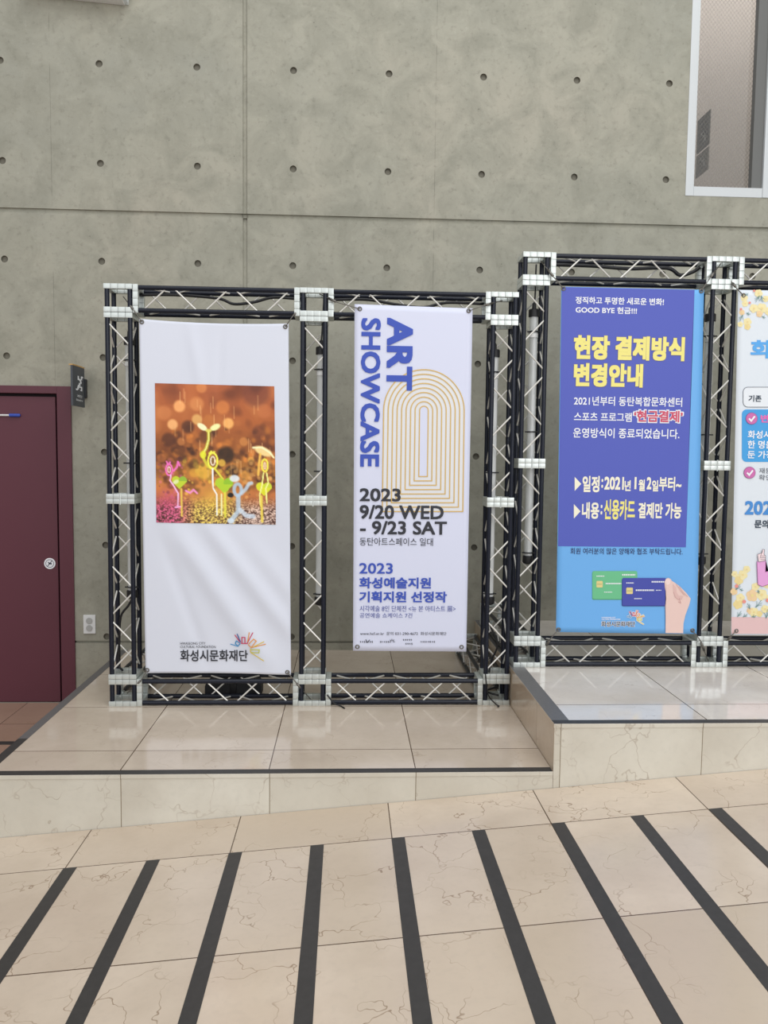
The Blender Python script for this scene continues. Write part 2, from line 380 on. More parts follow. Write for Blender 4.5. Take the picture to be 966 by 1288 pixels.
# ------------------------------------------------------------------ window, upper right
w1 = empty('window_1', (WIN[0], 0, WIN[2]), 'white framed window with wired glass high on the wall', 'window'); w1['kind'] = 'structure'
bm = bmesh.new()
a0, a1, c0, c1 = WIN
box(bm, a0, a0 + 0.054, -0.004, 0.10, c0, c1, 0.002); box(bm, a0 + 0.0545, 3.040, -0.003, 0.10, c0, c0 + 0.060, 0.002)
box(bm, 3.041, 3.110, -0.006, 0.13, c0, c1, 0.002); box(bm, 3.111, a1, -0.003, 0.10, c0, c0 + 0.060, 0.002); box(bm, a0 + 0.0545, a1, -0.003, 0.1, c1 - 0.06, c1, 0.002)
child(obj('window_frame', bm, M['frame_w']), w1)
def wired():
    m = bpy.data.materials.new('wired glass'); m.use_nodes = True; g = G(m); nt = g.nt; out = nt.nodes['Material Output']; b = nt.nodes['Principled BSDF']
    tc = g.n('ShaderNodeTexCoord'); sp = g.n('ShaderNodeSeparateXYZ'); g.L.new(tc.outputs['Object'], sp.inputs[0])
    X, Z = sp.outputs['X'], sp.outputs['Z']
    p = g.math('PINGPONG', g.math('ADD', X, g.math('MULTIPLY', Z, 0.8)), 0.0125); q = g.math('PINGPONG', g.math('SUBTRACT', X, g.math('MULTIPLY', Z, 0.8)), 0.0125)
    wire = g.math('LESS_THAN', g.math('MINIMUM', p, q), 0.0017)
    b.inputs['Base Color'].default_value = (*lin((128, 122, 112)), 1); b.inputs['Roughness'].default_value = 0.5
    tr = g.n('ShaderNodeBsdfTransparent'); tr.inputs[0].default_value = (0.92, 0.91, 0.90, 1)
    gl = g.n('ShaderNodeBsdfGlossy'); gl.inputs['Roughness'].default_value = 0.03
    m1 = g.n('ShaderNodeMixShader'); m1.inputs[0].default_value = 0.09; g.L.new(tr.outputs[0], m1.inputs[1]); g.L.new(gl.outputs[0], m1.inputs[2])
    m2 = g.n('ShaderNodeMixShader'); g.L.new(g.math('MULTIPLY', wire, 0.32), m2.inputs[0]); g.L.new(m1.outputs[0], m2.inputs[1]); g.L.new(b.outputs[0], m2.inputs[2])
    g.L.new(m2.outputs[0], out.inputs[0]); return m
M['wired'] = wired()
M['inner'] = mat('corridor plaster', (188, 180, 172), 0.8, noise=0.05, nscale=2)
M['mullion_shade'] = mat('shaded mullion side', (104, 104, 101), 0.5)
for (xa, xb) in ((a0 + 0.05, 3.043), (3.108, a1)):
    bm = bmesh.new(); box(bm, xa, xb, 0.060, 0.066, c0 + 0.05, c1 - 0.05); child(obj('window_pane', bm, M['wired']), w1)
bm = bmesh.new(); box(bm, 2.972, 3.040, 0.012, 0.055, c0 + 0.060, c1 - 0.06, 0.002); child(obj('mullion_shade_strip', bm, M['mullion_shade']), w1)  # dark grey strip stands in for the shaded side of the mullion
# corridor behind the window
bm = bmesh.new(); box(bm, 1.6, 7.0, 1.8, 1.9, 2.4, 5.8); tag(obj('wall_corridor', bm, M['inner']), 'pinkish plaster wall of the corridor behind the window', 'wall', kind='structure')
l = area('corridor_fill', (3.4, 1.1, 5.6), (3.3, 1.75, 3.4), 2.0, 0.5, 15, (1.0, 0.96, 0.93))  # added unseen light to brighten the wall behind the glass
for i, (z0, z1, lab) in enumerate(((3.362, 3.582, 'grey sign shape seen in the window glass, upper of two'), (3.200, 3.346, 'pale grey sign shape seen in the window glass, lower of two'))):
    bs = empty('sign_shape', (2.722, 0.10, z0), lab, 'sign', 'sign shapes seen in the window glass')  # sign shapes seen in the glass, built as thin panels behind it
    bm = bmesh.new(); box(bm, -0.004, 0.004, 0.0, 0.185, 0, z1 - z0, 0.001); obj('sign_panel', bm, mat('sign shape grey', (106, 105, 100) if i == 0 else (136, 132, 124), 0.5), bs)
    bm = bmesh.new()
    for (ya, za, w, h) in ((0.05, 0.05, 0.02, 0.06), (0.06, 0.10, 0.06, 0.02), (0.10, 0.10, 0.02, 0.06)): box(bm, -0.0056, -0.0040, ya, ya + w, za*0.75, za*0.75 + h*0.6)
    obj('sign_pictogram', bm, M['outlet_grey'], bs)

# ------------------------------------------------------------------ box truss frames
TW, CRD = 0.140, 0.0118
CO = TW/2 - CRD - 0.0028
def axm(axis, origin):
    """local frame: w along the truss, (u, v) across. returns a function (u, v, w) -> world point"""
    o = Vector(origin)
    if axis == 'z': return lambda u, v, w: o + Vector((u, v, w))
    if axis == 'x': return lambda u, v, w: o + Vector((w, u, v))
    return lambda u, v, w: o + Vector((u, w, v))
def chords(F, w0, w1):
    out = []
    for su in (-1, 1):
        for sv in (-1, 1): bm = bmesh.new(); rod(bm, F(su*CO, sv*CO, w0), F(su*CO, sv*CO, w1), CRD, 14); out.append(bm)
    return out
def part_empty(name, p, root):
    o = bpy.data.objects.new(name, None); o.empty_display_size = 0.05; COL.objects.link(o); o.location = p - root.location; o.parent = root
    return o
def lace(F, w0, w1, face, flip, first_gap=None, n=None):
    """zigzag of single rods between two tubes of one face"""
    bm = bmesh.new(); L = w1 - w0
    rise = 0.108; k = n or max(2, round(L/0.142)); gap = (L - k*rise)/k
    w = w0 + gap*0.45; s = flip
    e = CO - CRD*0.35
    for i in range(k):
        a, b = (-e if s else e), (e if s else -e)
        if face == 0: p, q = F(a, -CO, w), F(b, -CO, w + rise)
        elif face == 1: p, q = F(a, CO, w), F(b, CO, w + rise)
        elif face == 2: p, q = F(-CO, a, w), F(-CO, b, w + rise)
        else: p, q = F(CO, a, w), F(CO, b, w + rise)
        rod(bm, p, q, 0.0042, 8); w += rise + gap; s = not s
    return bm
def ring_bm(F, w0, w1, rows=1):
    """square end plate cast as a ring of blocks"""
    bm = bmesh.new(); t = 0.0268; s = TW/2; st = (2*s)/4
    wr = (w1 - w0)/rows
    for r in range(rows):
        wa, wb = w0 + r*wr + 0.0004, w0 + (r + 1)*wr - 0.0004
        for i in range(4):
            for j in range(4):
                if i in (1, 2) and j in (1, 2): continue
                ua, ub = -s + i*st, -s + (i + 1)*st; va, vb = -s + j*st, -s + (j + 1)*st
                if i == 1 or i == 2: va, vb = ((-s, -s + t) if j == 0 else (s - t, s))
                if j == 1 or j == 2: ua, ub = ((-s, -s + t) if i == 0 else (s - t, s))
                g = 0.0006
                P0, P1 = F(ua + g, va + g, wa), F(ub - g, vb - g, wb)
                lo = [min(a, b) for a, b in zip(P0, P1)]; hi = [max(a, b) for a, b in zip(P0, P1)]
                box(bm, lo[0], hi[0], lo[1], hi[1], lo[2], hi[2], 0.0011)
    q = 0.0025
    for (ua, ub, va, vb) in ((-s + q, s - q, -s + q, -s + t - q), (-s + q, s - q, s - t + q, s - q), (-s + q, -s + t - q, -s + t, s - t), (s - t + q, s - q, -s + t, s - t)):
        P0, P1 = F(ua, va, w0 + 0.002), F(ub, vb, w1 - 0.002)
        lo = [min(a, b) for a, b in zip(P0, P1)]; hi = [max(a, b) for a, b in zip(P0, P1)]
        box(bm, lo[0], hi[0], lo[1], hi[1], lo[2], hi[2], mi=1)
    # bolt heads on the two middle seams
    for (u, v) in ((0, -s), (0, s)) if rows == 2 else ():
        rod(bm, F(u, v*0.985, w0 - 0.004), F(u, v*0.985, w1 + 0.004), 0.0034, 8)
    return bm
AL = [M['alu'], M['alu_gap']]
H = 2.11
def truss(name, F, w0, w1, root, flips, plate0=True, plate1=True, pl=0.0255, mid=None):
    part = part_empty(name, F(0, 0, w0), root)
    def sub(nm, bm, m): o = obj(nm, bm, m, None, True, 35); o.parent = part; o.matrix_parent_inverse = Matrix.Translation(F(0, 0, w0)).inverted(); return o
    for bm in chords(F, w0, w1): sub('chord', bm, M['chord'])
    segs = [(w0, w1)] if mid is None else [(w0, mid[0]), (mid[1], w1)]
    for si, (a, b) in enumerate(segs):
        a2 = a + (pl if (plate0 and si == 0) else 0.004); b2 = b - (pl if (plate1 and si == len(segs) - 1) else 0.004)
        for face in range(4): sub('lacing', lace(F, a2 + 0.006, b2 - 0.006, face, flips[face]), M['rod'])
    if plate0: sub('end_plate', ring_bm(F, w0, w0 + pl), AL)
    if plate1: sub('end_plate', ring_bm(F, w1 - pl, w1), AL)
    if mid: sub('splice_collar', ring_bm(F, mid[0], mid[1], 2), AL)
    return part
YF = -1.165
YC = YF + TW/2
def frame(xs, z0, label, feet, name='truss_frame'):
    root = empty(name, ((xs[0] + xs[-1])/2, YC, z0), label, 'truss frame', 'box truss banner frames')
    for i, xc in enumerate(xs):
        F = axm('z', (xc, YC, z0))
        truss('upright', F, 0.1395, 1.9705, root, (True, False, True, False), mid=(1.030, 1.080))
        for (za, zb, zc, zd) in ((0.0, 0.1385, 0.0265, 0.1130), (1.9715, H, 1.997, 2.0835)):
            cb = part_empty('corner_block', F(0, 0, za), root)
            def sub(bmx, nm='end_plate', m=AL): o = obj(nm, bmx, m, None, True, 35); o.parent = cb; o.matrix_parent_inverse = Matrix.Translation(F(0, 0, za)).inverted()
            for bmx in chords(F, za + 0.002, zb - 0.002): sub(bmx, 'chord', M['chord'])
            sub(ring_bm(F, za, za + 0.0262)); sub(ring_bm(F, zb - 0.0258, zb))
    for a, b in zip(xs, xs[1:]):
        for zc in (0.0705, H - 0.0705):
            F = axm('x', (0, YC, z0 + zc))
            truss('crossbar', F, a + TW/2 + 0.001, b - TW/2 - 0.001, root, ((False, True, True, False) if zc > 1 else (True, False, False, True)), pl=0.0265)
    for xc in feet:
        F = axm('y', (xc, 0, z0 + 0.0705))
        truss('foot_beam', F, YF + TW + 0.001, -0.12, root, (True, False, True, False))
    return root
XL, XR = (-0.770, 0.187, 1.140), (1.296, 2.260, 3.225)
frame(XL, ZP, 'black and silver box truss frame on the lower marble platform', (XL[0], XL[2]))
frame(XR, ZR, 'taller standing black and silver box truss frame on the upper marble platform', (XR[0],))

# ------------------------------------------------------------------ tube lamps inside the uprights
def tube_lamp(x, y, zt, zb, label, ctop):
    root = empty('tube_lamp', (x, y, zb), label, 'lamp', 'clear tube lamps hung inside the truss uprights')
    h = zt - zb
    bm = bmesh.new(); lathe(bm, [(0.0215, 0.035), (0.0215, h - 0.035)], 'Z', n=20, cap=False); obj('tube', bm, M['clear'], root, True)
    bm = bmesh.new(); box(bm, -0.004, 0.0165, -0.012, 0.012, 0.04, h - 0.15, 0.003); box(bm, -0.002, 0.014, -0.010, 0.010, h - 0.15, h - 0.04, 0.003)
    obj('light_bar', bm, M['white_pl'], root)
    bm = bmesh.new(); lathe(bm, [(0.020, h - 0.145), (0.0232, h - 0.143), (0.0232, h - 0.125), (0.020, h - 0.123)], 'Z', n=20, cap=False); obj('sleeve', bm, M['white_pl'], root, True, 40)
    bm = bmesh.new(); lathe(bm, [(0.021, h - 0.04), (0.0275, h - 0.038), (0.0275, h - 0.004), (0.024, h), (0.011, h + 0.002), (0.010, h + 0.028), (0.006, h + 0.034)], 'Z', n=20); obj('end_cap', bm, M['rubber'], root, True, 40)
    bm = bmesh.new(); lathe(bm, [(0.010, -0.006), (0.024, 0.0), (0.0275, 0.006), (0.0275, 0.036), (0.021, 0.040)], 'Z', n=20); obj('end_cap', bm, M['rubber'], root, True, 40)
    for zz in (h - 0.117, h*0.52, 0.052):
        bm = bmesh.new(); lathe(bm, [(0.022, zz), (0.026, zz), (0.026, zz + 0.006), (0.022, zz + 0.006)], 'Z', n=18, cap=False); rod(bm, (-0.034, -0.008, zz + 0.003), (0.034, -0.012, zz + 0.003), 0.0035, 6); obj('strap', bm, M['rubber'], root)
    bm = bmesh.new(); tube(bm, [(0, 0, h + 0.03), (0.004, 0, h + 0.08), (ctop[0]*0.6, ctop[1]*0.5, h + (ctop[2] - zt)*0.65), (ctop[0], ctop[1], ctop[2] - zb)], 0.0042); obj('lamp_cable', bm, M['cable'], root, True)
    return root
tube_lamp(-0.737, YC + 0.01, 1.862, 0.545, 'clear tube lamp in the truss upright nearest the maroon door', (0.0, 0.02, 2.06))
tube_lamp(0.222, YC, 1.830, 0.515, 'clear tube lamp in the upright between the sprout banner and the arch banner', (0.012, 0.0, 2.07))
tube_lamp(1.105, YC, 1.832, 0.520, 'clear tube lamp in the upright between the arch banner and the step side', (-0.01, -0.01, 2.07))
tube_lamp(1.305, YC + 0.005, 2.040, 0.735, 'clear tube lamp in the upright beside the blue banner, just above the step edge', (0.01, 0.02, 2.27))
tube_lamp(2.225, YC + 0.005, 2.035, 0.735, 'clear tube lamp in the upright between the blue banner and the flower banner', (0.005, 0.02, 2.27))

# ------------------------------------------------------------------ banners
GLY = {}
def glyphs(body):
    if body not in GLY:
        c = bpy.data.curves.new('t', 'FONT'); c.body = body; c.resolution_u = 3
        o = bpy.data.objects.new('t', c); COL.objects.link(o); bpy.context.view_layer.update()
        me = bpy.data.meshes.new_from_object(o.evaluated_get(bpy.context.evaluated_depsgraph_get()))
        GLY[body] = (np.array([v.co[:2] for v in me.vertices]), [list(p.vertices) for p in me.polygons])
        bpy.data.objects.remove(o); bpy.data.curves.remove(c); bpy.data.meshes.remove(me)
    return GLY[body]
class Sheet:
    def __init__(s, corners, Y, mats, disp=None, off=0.0010, flat=False):
        s.tl, s.tr, s.br, s.bl = [at(u, v, Y) for u, v in corners]; s.Y = Y; s.mats = mats; s.names = [m.name for m in mats]
        s.disp = disp or (lambda x, z: 0.0); s.off = off; s.bm = bmesh.new(); s.cl = s.bm.verts.layers.float_color.new('print')
    cnt = 0
    def stack(s, lay): s.cnt += 1; return lay + (s.cnt % 40)*0.02      # every printed shape lies a hair apart
    def pt(s, x, z, lay): return (x, s.Y - lay*s.off + s.disp(x, z), z)
    def px(s, u, v): p = at(u, v, s.Y); return p.x, p.z
    def mi(s, key):
        m = M[key]
        if m.name not in s.names: s.mats.append(m); s.names.append(m.name)
        return s.names.index(m.name)
    def base(s, nx, nz, sag=(0.0, 0.0), thick=0.0012):
        F, Bk = [], []
        for j in range(nz + 1):
            t = j/nz; a = s.tl.lerp(s.bl, t); b = s.tr.lerp(s.br, t); rf, rb = [], []
            for i in range(nx + 1):
                p = a.lerp(b, i/nx); q = i/nx
                z = p.z - sag[0]*4*q*(1 - q)*(1 - t) + sag[1]*4*q*(1 - q)*t
                x, y, z = s.pt(p.x, z, 0)
                rf.append(s.bm.verts.new((x, y, z))); rb.append(s.bm.verts.new((x, y + thick, z)))
            F.append(rf); Bk.append(rb)
        for j in range(nz):
            for i in range(nx):
                s.bm.faces.new((F[j][i], F[j + 1][i], F[j + 1][i + 1], F[j][i + 1])).smooth = True
                s.bm.faces.new((Bk[j][i], Bk[j][i + 1], Bk[j + 1][i + 1], Bk[j + 1][i])).smooth = True
        loop = [(0, i) for i in range(nx)] + [(j, nx) for j in range(nz)] + [(nz, i) for i in range(nx, 0, -1)] + [(j, 0) for j in range(nz, 0, -1)]
        for (a, b), (c, d) in zip(loop, loop[1:] + loop[:1]): s.bm.faces.new((F[a][b], F[c][d], Bk[c][d], Bk[a][b]))
    def poly(s, pts, key, lay=1, px=True):
        P = [s.px(*p) if px else p for p in pts]; mi = s.mi(key); lay = s.stack(lay)
        vs = [s.bm.verts.new(s.pt(x, z, lay)) for x, z in P]; f = s.bm.faces.new(vs); f.material_index = mi
        if len(vs) > 4: bmesh.ops.triangulate(s.bm, faces=[f])
    def quadmesh(s, corners, key, nx, nz, lay=1):
        P = [Vector((*s.px(*c), 0)) for c in corners]; mi = s.mi(key); g = []
        for j in range(nz + 1):
            a = P[0].lerp(P[3], j/nz); b = P[1].lerp(P[2], j/nz)
            g.append([s.bm.verts.new(s.pt(*a.lerp(b, i/nx).xy, lay)) for i in range(nx + 1)])
        for j in range(nz):
            for i in range(nx):
                f = s.bm.faces.new((g[j][i], g[j + 1][i], g[j + 1][i + 1], g[j][i + 1])); f.material_index = mi; f.smooth = True
        return g
    def line(s, pts, w, key, lay=1, closed=False, px=True):
        """polyline of width w (pixels of the photograph when px)"""
        P = [Vector(s.px(*p)) if px else Vector(p) for p in pts]
        if px: w = (Vector(s.px(pts[0][0] + w, pts[0][1])) - P[0]).length
        mi = s.mi(key); n = len(P); L, R = [], []; lay = s.stack(lay)
        for i in range(n):
            a, b, c = (P[i - 1] if (i or closed) else P[i]), P[i], (P[(i + 1) % n] if (i < n - 1 or closed) else P[i])
            d1 = (b - a).normalized() if (b - a).length > 1e-9 else (c - b).normalized(); d2 = (c - b).normalized() if (c - b).length > 1e-9 else d1
            t = (d1 + d2).normalized() if (d1 + d2).length > 1e-6 else d1
            nrm = Vector((-t.y, t.x)); k = w/2/max(0.45, nrm.dot(Vector((-d1.y, d1.x))))
            L.append(s.bm.verts.new(s.pt(*(b + nrm*k), lay))); R.append(s.bm.verts.new(s.pt(*(b - nrm*k), lay)))
        for i in range(n if closed else n - 1):
            j = (i + 1) % n; s.bm.faces.new((L[i], R[i], R[j], L[j])).material_index = mi
    def disc(s, u, v, r, key, lay=1, ry=None, n=24):
        s.poly([(u + r*math.cos(2*PI*k/n), v + (ry or r)*math.sin(2*PI*k/n)) for k in range(n)], key, lay)
    def text(s, body, u0, u1, vt, vb, key, lay=1, bold=0.0, rot=False, grow=0.0):
        """lettering fitted to the box u0..u1, vt..vb of the photograph (vt, vb read at the left end)"""
        V, F = glyphs(body)
        if rot: V = np.stack([V[:, 1], -V[:, 0]], 1)
        lo, hi = V.min(0) - bold, V.max(0) + bold
        x0, zt = s.px(u0, vt); _, zb = s.px(u0, vb); x1, _ = s.px(u1, (vt + vb)/2)
        if grow: x0 -= grow; x1 += grow; zt += grow; zb -= grow
        mi = s.mi(key)
        shifts = [(0, 0)] if not bold else [(0, 0)] + [(bold*a, bold*b) for a in (-1, 0, 1) for b in (-1, 0, 1) if a or b]
        for i, sh in enumerate(shifts):          # heavier weights: the strokes are widened evenly on every side
            W = (V + sh - lo)/(hi - lo)
            vs = [s.bm.verts.new(s.pt(x0 + (x1 - x0)*a, zb + (zt - zb)*b, lay + i*0.03)) for a, b in W]
            for f in F:
                try: q = s.bm.faces.new([vs[k] for k in f]); q.material_index = mi
                except ValueError: pass
    def finish(s, name, label, grommets, ties):
        cx = (s.bl.x + s.br.x)/2; root = empty(name, (cx, s.Y, min(s.bl.z, s.br.z)), label, 'banner', 'printed banners hung in the truss frames')
        me = bpy.data.meshes.new('sheet'); s.bm.to_mesh(me); s.bm.free()
        for m in s.mats: me.materials.append(m)
        # face every print polygon to the front
        o = bpy.data.objects.new('printed_sheet', me); COL.objects.link(o); child(o, root)
        for (u, v) in grommets:
            x, z = s.px(u, v); y = s.Y + s.disp(x, z) - 0.001
            bm = bmesh.new(); lathe(bm, [(0.0058, 0.0), (0.0065, -0.0030), (0.0105, -0.0030), (0.012, 0.0)], 'Y', (x, y, z), 20, cap=False)
            child(obj('grommet', bm, M['steel'], None, True), root)
        for pts in ties:
            bm = bmesh.new(); tube(bm, pts, 0.0026, 8)
            a, b = Vector(pts[-3]), Vector(pts[-2]); q = (b - a)
            rod(bm, a + q*0.15, a + q*0.85, 0.0062, 10)
            child(obj('corner_tie', bm, M['steel'], None, True), root)
        return root

# --- banner 1: white sheet with a square photograph of sprouts
ink('banner_white', (219, 222, 233)); M['banner_white'].node_tree.nodes['Principled BSDF'].inputs['Roughness'].default_value = 0.55
m = bpy.data.materials.new('printed photograph'); m.use_nodes = True; g = G(m); ca = g.n('ShaderNodeVertexColor'); ca.layer_name = 'print'
g.L.new(ca.outputs['Color'], m.node_tree.nodes['Principled BSDF'].inputs['Base Color']); m.node_tree.nodes['Principled BSDF'].inputs['Roughness'].default_value = 0.5; M['photo_print'] = m
Y1 = -1.156
def fold(x, z):
    g = lambda d, w: math.exp(-(d/w)**2)
    y = 0
    # slack diagonal folds running down to the right, in the lower half
    for (ax, az, dx, dz, w, h, l0, l1) in ((-0.52, 0.93, 0.42, -0.62, 0.055, -0.011, 0.05, 0.85), (-0.36, 0.95, 0.46, -0.60, 0.045, -0.009, 0.02, 0.75), (-0.20, 0.93, 0.5, -0.62, 0.05, -0.005, 0.1, 0.7), (-0.42, 1.90, 0.05, -0.30, 0.03, -0.004, 0.0, 0.30), (-0.27, 1.85, -0.02, -0.3, 0.02, 0.003, 0.0, 0.25), (-0.55, 0.80, 0.22, -0.62, 0.03, 0.004, 0, 0.6)):
        L = math.hypot(dx, dz); ux, uz = dx/L, dz/L; t = (x - ax)*ux + (z - az)*uz; d = (x - ax)*uz - (z - az)*ux
        env = 1/(1 + math.exp(-(t - l0)/0.06))*1/(1 + math.exp((t - l1)/0.06))
        y += 1.6*h*g(d, w)*env
    y += 0.0022*math.sin(7*x + 2.2*z) + 0.0012*math.sin(17*x - 5*z)
    return y
s1 = Sheet([(175, 401), (363, 407), (366, 849), (183, 847)], Y1, [M['banner_white']], fold, 0.0022)
s1.base(64, 150, sag=(0.010, 0.006))
def paint(nx, nz):
    """the sprout photograph, as RGB 0..255 over s (right) and t (down)"""
    rs = np.random.RandomState(3)
    S, T = np.meshgrid(np.linspace(0, 1, nx), np.linspace(0, 1, nz))
    X, Yp = 57 + 858*S, 72 + 990*T
    def vnoise(k, kz=None):
        kz = kz or k; a = rs.rand(kz + 2, k + 2); u = S*k; v = T*kz; i = u.astype(int); j = v.astype(int); fu = u - i; fv = v - j
        fu = fu*fu*(3 - 2*fu); fv = fv*fv*(3 - 2*fv)
        return (a[j, i]*(1 - fu) + a[j, i + 1]*fu)*(1 - fv) + (a[j + 1, i]*(1 - fu) + a[j + 1, i + 1]*fu)*fv
    C = np.zeros((nz, nx, 3))
    stops = [(0, (170, 98, 62)), (0.25, (176, 104, 58)), (0.45, (150, 92, 48)), (0.62, (176, 122, 58)), (0.78, (190, 120, 70)), (0.9, (150, 92, 66)), (1, (120, 80, 60))]
    for k in range(3): C[..., k] = np.interp(T, [a for a, _ in stops], [c[k] for _, c in stops])
    def over(mask, col, a=1.0):
        mk = np.clip(mask*a, 0, 1)[..., None]; C[:] = C*(1 - mk) + np.array(col)*mk
    n1 = vnoise(6, 7)*0.6 + vnoise(13, 15)*0.4
    over(np.clip((n1 - 0.52)*4, 0, 1), (98, 54, 36), 0.6); over(np.clip((0.44 - n1)*4, 0, 1), (206, 136, 80), 0.5)
    def blob(x, y, r, col, a, soft=0.35):
        d = np.hypot(X - x, Yp - y)/r; over(np.clip((1 - d)/soft, 0, 1), col, a)
    for _ in range(260):
        x, y = rs.uniform(57, 915), 330 + 520*rs.beta(2.2, 1.6); dark = rs.rand() < 0.5
        blob(x, y, rs.uniform(12, 40), np.array((74, 44, 28) if dark else (216, 138, 66), float)*rs.uniform(0.8, 1.15), rs.uniform(0.25, 0.6), 0.6)
    for (x, y, r, c, a) in ((780, 120, 120, (110, 64, 54), .5), (840, 250, 60, (196, 120, 76), .5), (120, 280, 62, (206, 134, 84), .6), (310, 140, 75, (190, 112, 66), .6), (355, 210, 58, (214, 142, 88), .75), (230, 230, 50, (246, 178, 116), .85),
                            (180, 360, 44, (244, 186, 126), .85), (540, 230, 58, (214, 136, 76), .7), (580, 342, 46, (246, 186, 112), .85), (355, 320, 44, (232, 190, 120), .7), (440, 330, 55, (196, 126, 66), .6), (390, 95, 45, (226, 150, 90), .6), (690, 470, 38, (216, 150, 86), .6),
                            (290, 375, 55, (82, 50, 34), .7), (150, 470, 60, (88, 52, 34), .7), (420, 440, 60, (92, 58, 34), .6), (560, 570, 75, (62, 44, 28), .85), (600, 690, 60, (58, 40, 28), .8), (330, 640, 45, (96, 66, 36), .6), (800, 400, 60, (112, 66, 48), .5), (230, 540, 50, (92, 56, 34), .6),
                            (530, 625, 32, (232, 188, 80), .8), (740, 600, 28, (226, 168, 82), .8), (400, 690, 70, (228, 184, 72), .75), (700, 710, 40, (220, 160, 80), .6), (330, 700, 40, (220, 168, 66), .6), (640, 620, 30, (190, 130, 70), .5), (470, 560, 30, (190, 150, 70), .5), (240, 480, 34, (206, 138, 80), .6), (100, 600, 40, (180, 112, 66), .6)):
        blob(x, y, r, c, a)
    for _ in range(150):
        x, y = rs.uniform(57, 915), rs.uniform(600, 930); q = rs.rand(); r = rs.uniform(8, 26)*(1.1 - (y - 600)/700)
        base = np.array([(206, 118, 128), (232, 190, 80), (214, 160, 96)][0 if x < 250 else (1 if x < 600 else 2)], float)
        blob(x, y, r, base*rs.uniform(0.45, 1.12), 0.6, 0.5)
    # pebbly ground
    gr = np.clip((T - 0.80)/0.10, 0, 1)
    fine = rs.rand(nz, nx); fine = (fine + np.roll(fine, 1, 1) + np.roll(fine, 1, 0)*0.6)/2.6
    tint = np.zeros_like(C); L = np.clip((S - 0.18)/0.15, 0, 1)[..., None]; R = np.clip((S - 0.58)/0.15, 0, 1)[..., None]
    tint[:] = np.array((232, 116, 158))*(1 - L) + L*(np.array((250, 226, 120))*(1 - R) + R*np.array((236, 214, 200)))
    dk = np.array((70, 44, 40)); k = np.clip((fine - 0.34)*3.2, 0, 1)[..., None]
    gc = dk*(1 - k) + tint*k
    C[:] = C*(1 - gr[..., None]*0.85) + gc*gr[..., None]*0.85
    glow = np.exp(-(((X - 480)/150)**2 + ((Yp - 900)/110)**2)); over(glow, (250, 226, 90), 0.4)
    glow = np.exp(-(((X - 150)/90)**2 + ((Yp - 900)/90)**2)); over(glow, (226, 90, 150), 0.4)
    def seg(pts, r, col, a=1.0, soft=0.5):
        D = np.full(X.shape, 1e9)
        for (x0, y0), (x1, y1) in zip(pts, pts[1:]):
            vx, vy = x1 - x0, y1 - y0; tt = np.clip(((X - x0)*vx + (Yp - y0)*vy)/(vx*vx + vy*vy + 1e-9), 0, 1); D = np.minimum(D, np.hypot(X - x0 - tt*vx, Yp - y0 - tt*vy))
        over(np.clip((1 - D/r)/soft, 0, 1), col, a)
    def ell(cx, cy, rx, ry, col, a=1.0, soft=0.3, rot=0.0):
        c, s_ = math.cos(rot), math.sin(rot); dx, dy = X - cx, Yp - cy; d = np.hypot((dx*c + dy*s_)/rx, (-dx*s_ + dy*c)/ry); over(np.clip((1 - d)/soft, 0, 1), col, a)
    def oval(cx, cy, rx, ry, r, col, a=1.0): seg([(cx + rx*math.cos(q), cy + ry*math.sin(q)) for q in np.linspace(0, 2*PI, 22)], r, col, a)
    # rain
    for _ in range(34):
        x, y = rs.uniform(75, 900), rs.uniform(90, 640); l = rs.uniform(50, 110); seg([(x, y), (x, y + l)], 4.5, (248, 196, 140), 0.5, 0.9)
    YL, PK, WH = (244, 236, 90), (240, 120, 190), (255, 250, 232)
    # tall centre sprout and its leaves
    seg([(437, 410), (437, 460), (420, 520), (390, 570), (405, 610), (430, 650), (462, 668)], 14, (214, 206, 70), 0.9); seg([(437, 410), (437, 460), (420, 520), (392, 570)], 5, (250, 250, 170), 0.8)
    ell(392, 372, 46, 24, (246, 236, 190), 1, rot=0.55); ell(485, 372, 46, 24, (244, 238, 170), 1, rot=-0.45); ell(437, 398, 26, 14, (226, 220, 110), .9); ell(396, 570, 26, 32, (226, 226, 60), .9)
    oval(465, 612, 34, 56, 8, YL); oval(465, 612, 15, 30, 6, WH, .8); seg([(440, 560), (455, 545), (462, 556), (478, 548)], 7, YL)
    seg([(464, 668), (462, 740), (466, 810), (490, 850), (490, 1000)], 7, WH); seg([(480, 670), (520, 720), (535, 740)], 10, (226, 220, 80), .9); seg([(524, 850), (524, 1000)], 7, (250, 250, 190))
    # heart leaves
    def heart(cx, cy, w, col, col2):
        ell(cx - w*0.42, cy - w*0.12, w*0.52, w*0.50, col, 1, 0.12); ell(cx + w*0.42, cy - w*0.12, w*0.52, w*0.50, col2, 1, 0.12)
        d = np.abs(X - cx)/(w*0.90) + np.clip((Yp - cy - w*0.05)/(w*0.95), 0, 9); over(((d < 1) & (Yp > cy)).astype(float), col, 1)
    heart(225, 762, 58, (190, 206, 60), (150, 184, 66)); seg([(238, 820), (240, 1010)], 10, (226, 196, 90), 0.95)
    heart(545, 776, 72, (178, 204, 56), (150, 190, 54)); seg([(550, 840), (550, 1010)], 11, (222, 216, 80), 0.95)
    ell(200, 768, 26, 16, (226, 232, 190), .8, rot=-.5)
    # pink figure
    oval(152, 682, 22, 40, 8, PK); oval(152, 682, 9, 20, 5, (255, 220, 240), .8); seg([(135, 625), (148, 650), (160, 628)], 7, PK); seg([(165, 720), (158, 760), (180, 790), (215, 850), (212, 940)], 7, (255, 190, 225)); seg([(185, 690), (210, 660), (216, 625), (228, 650)], 9, PK)
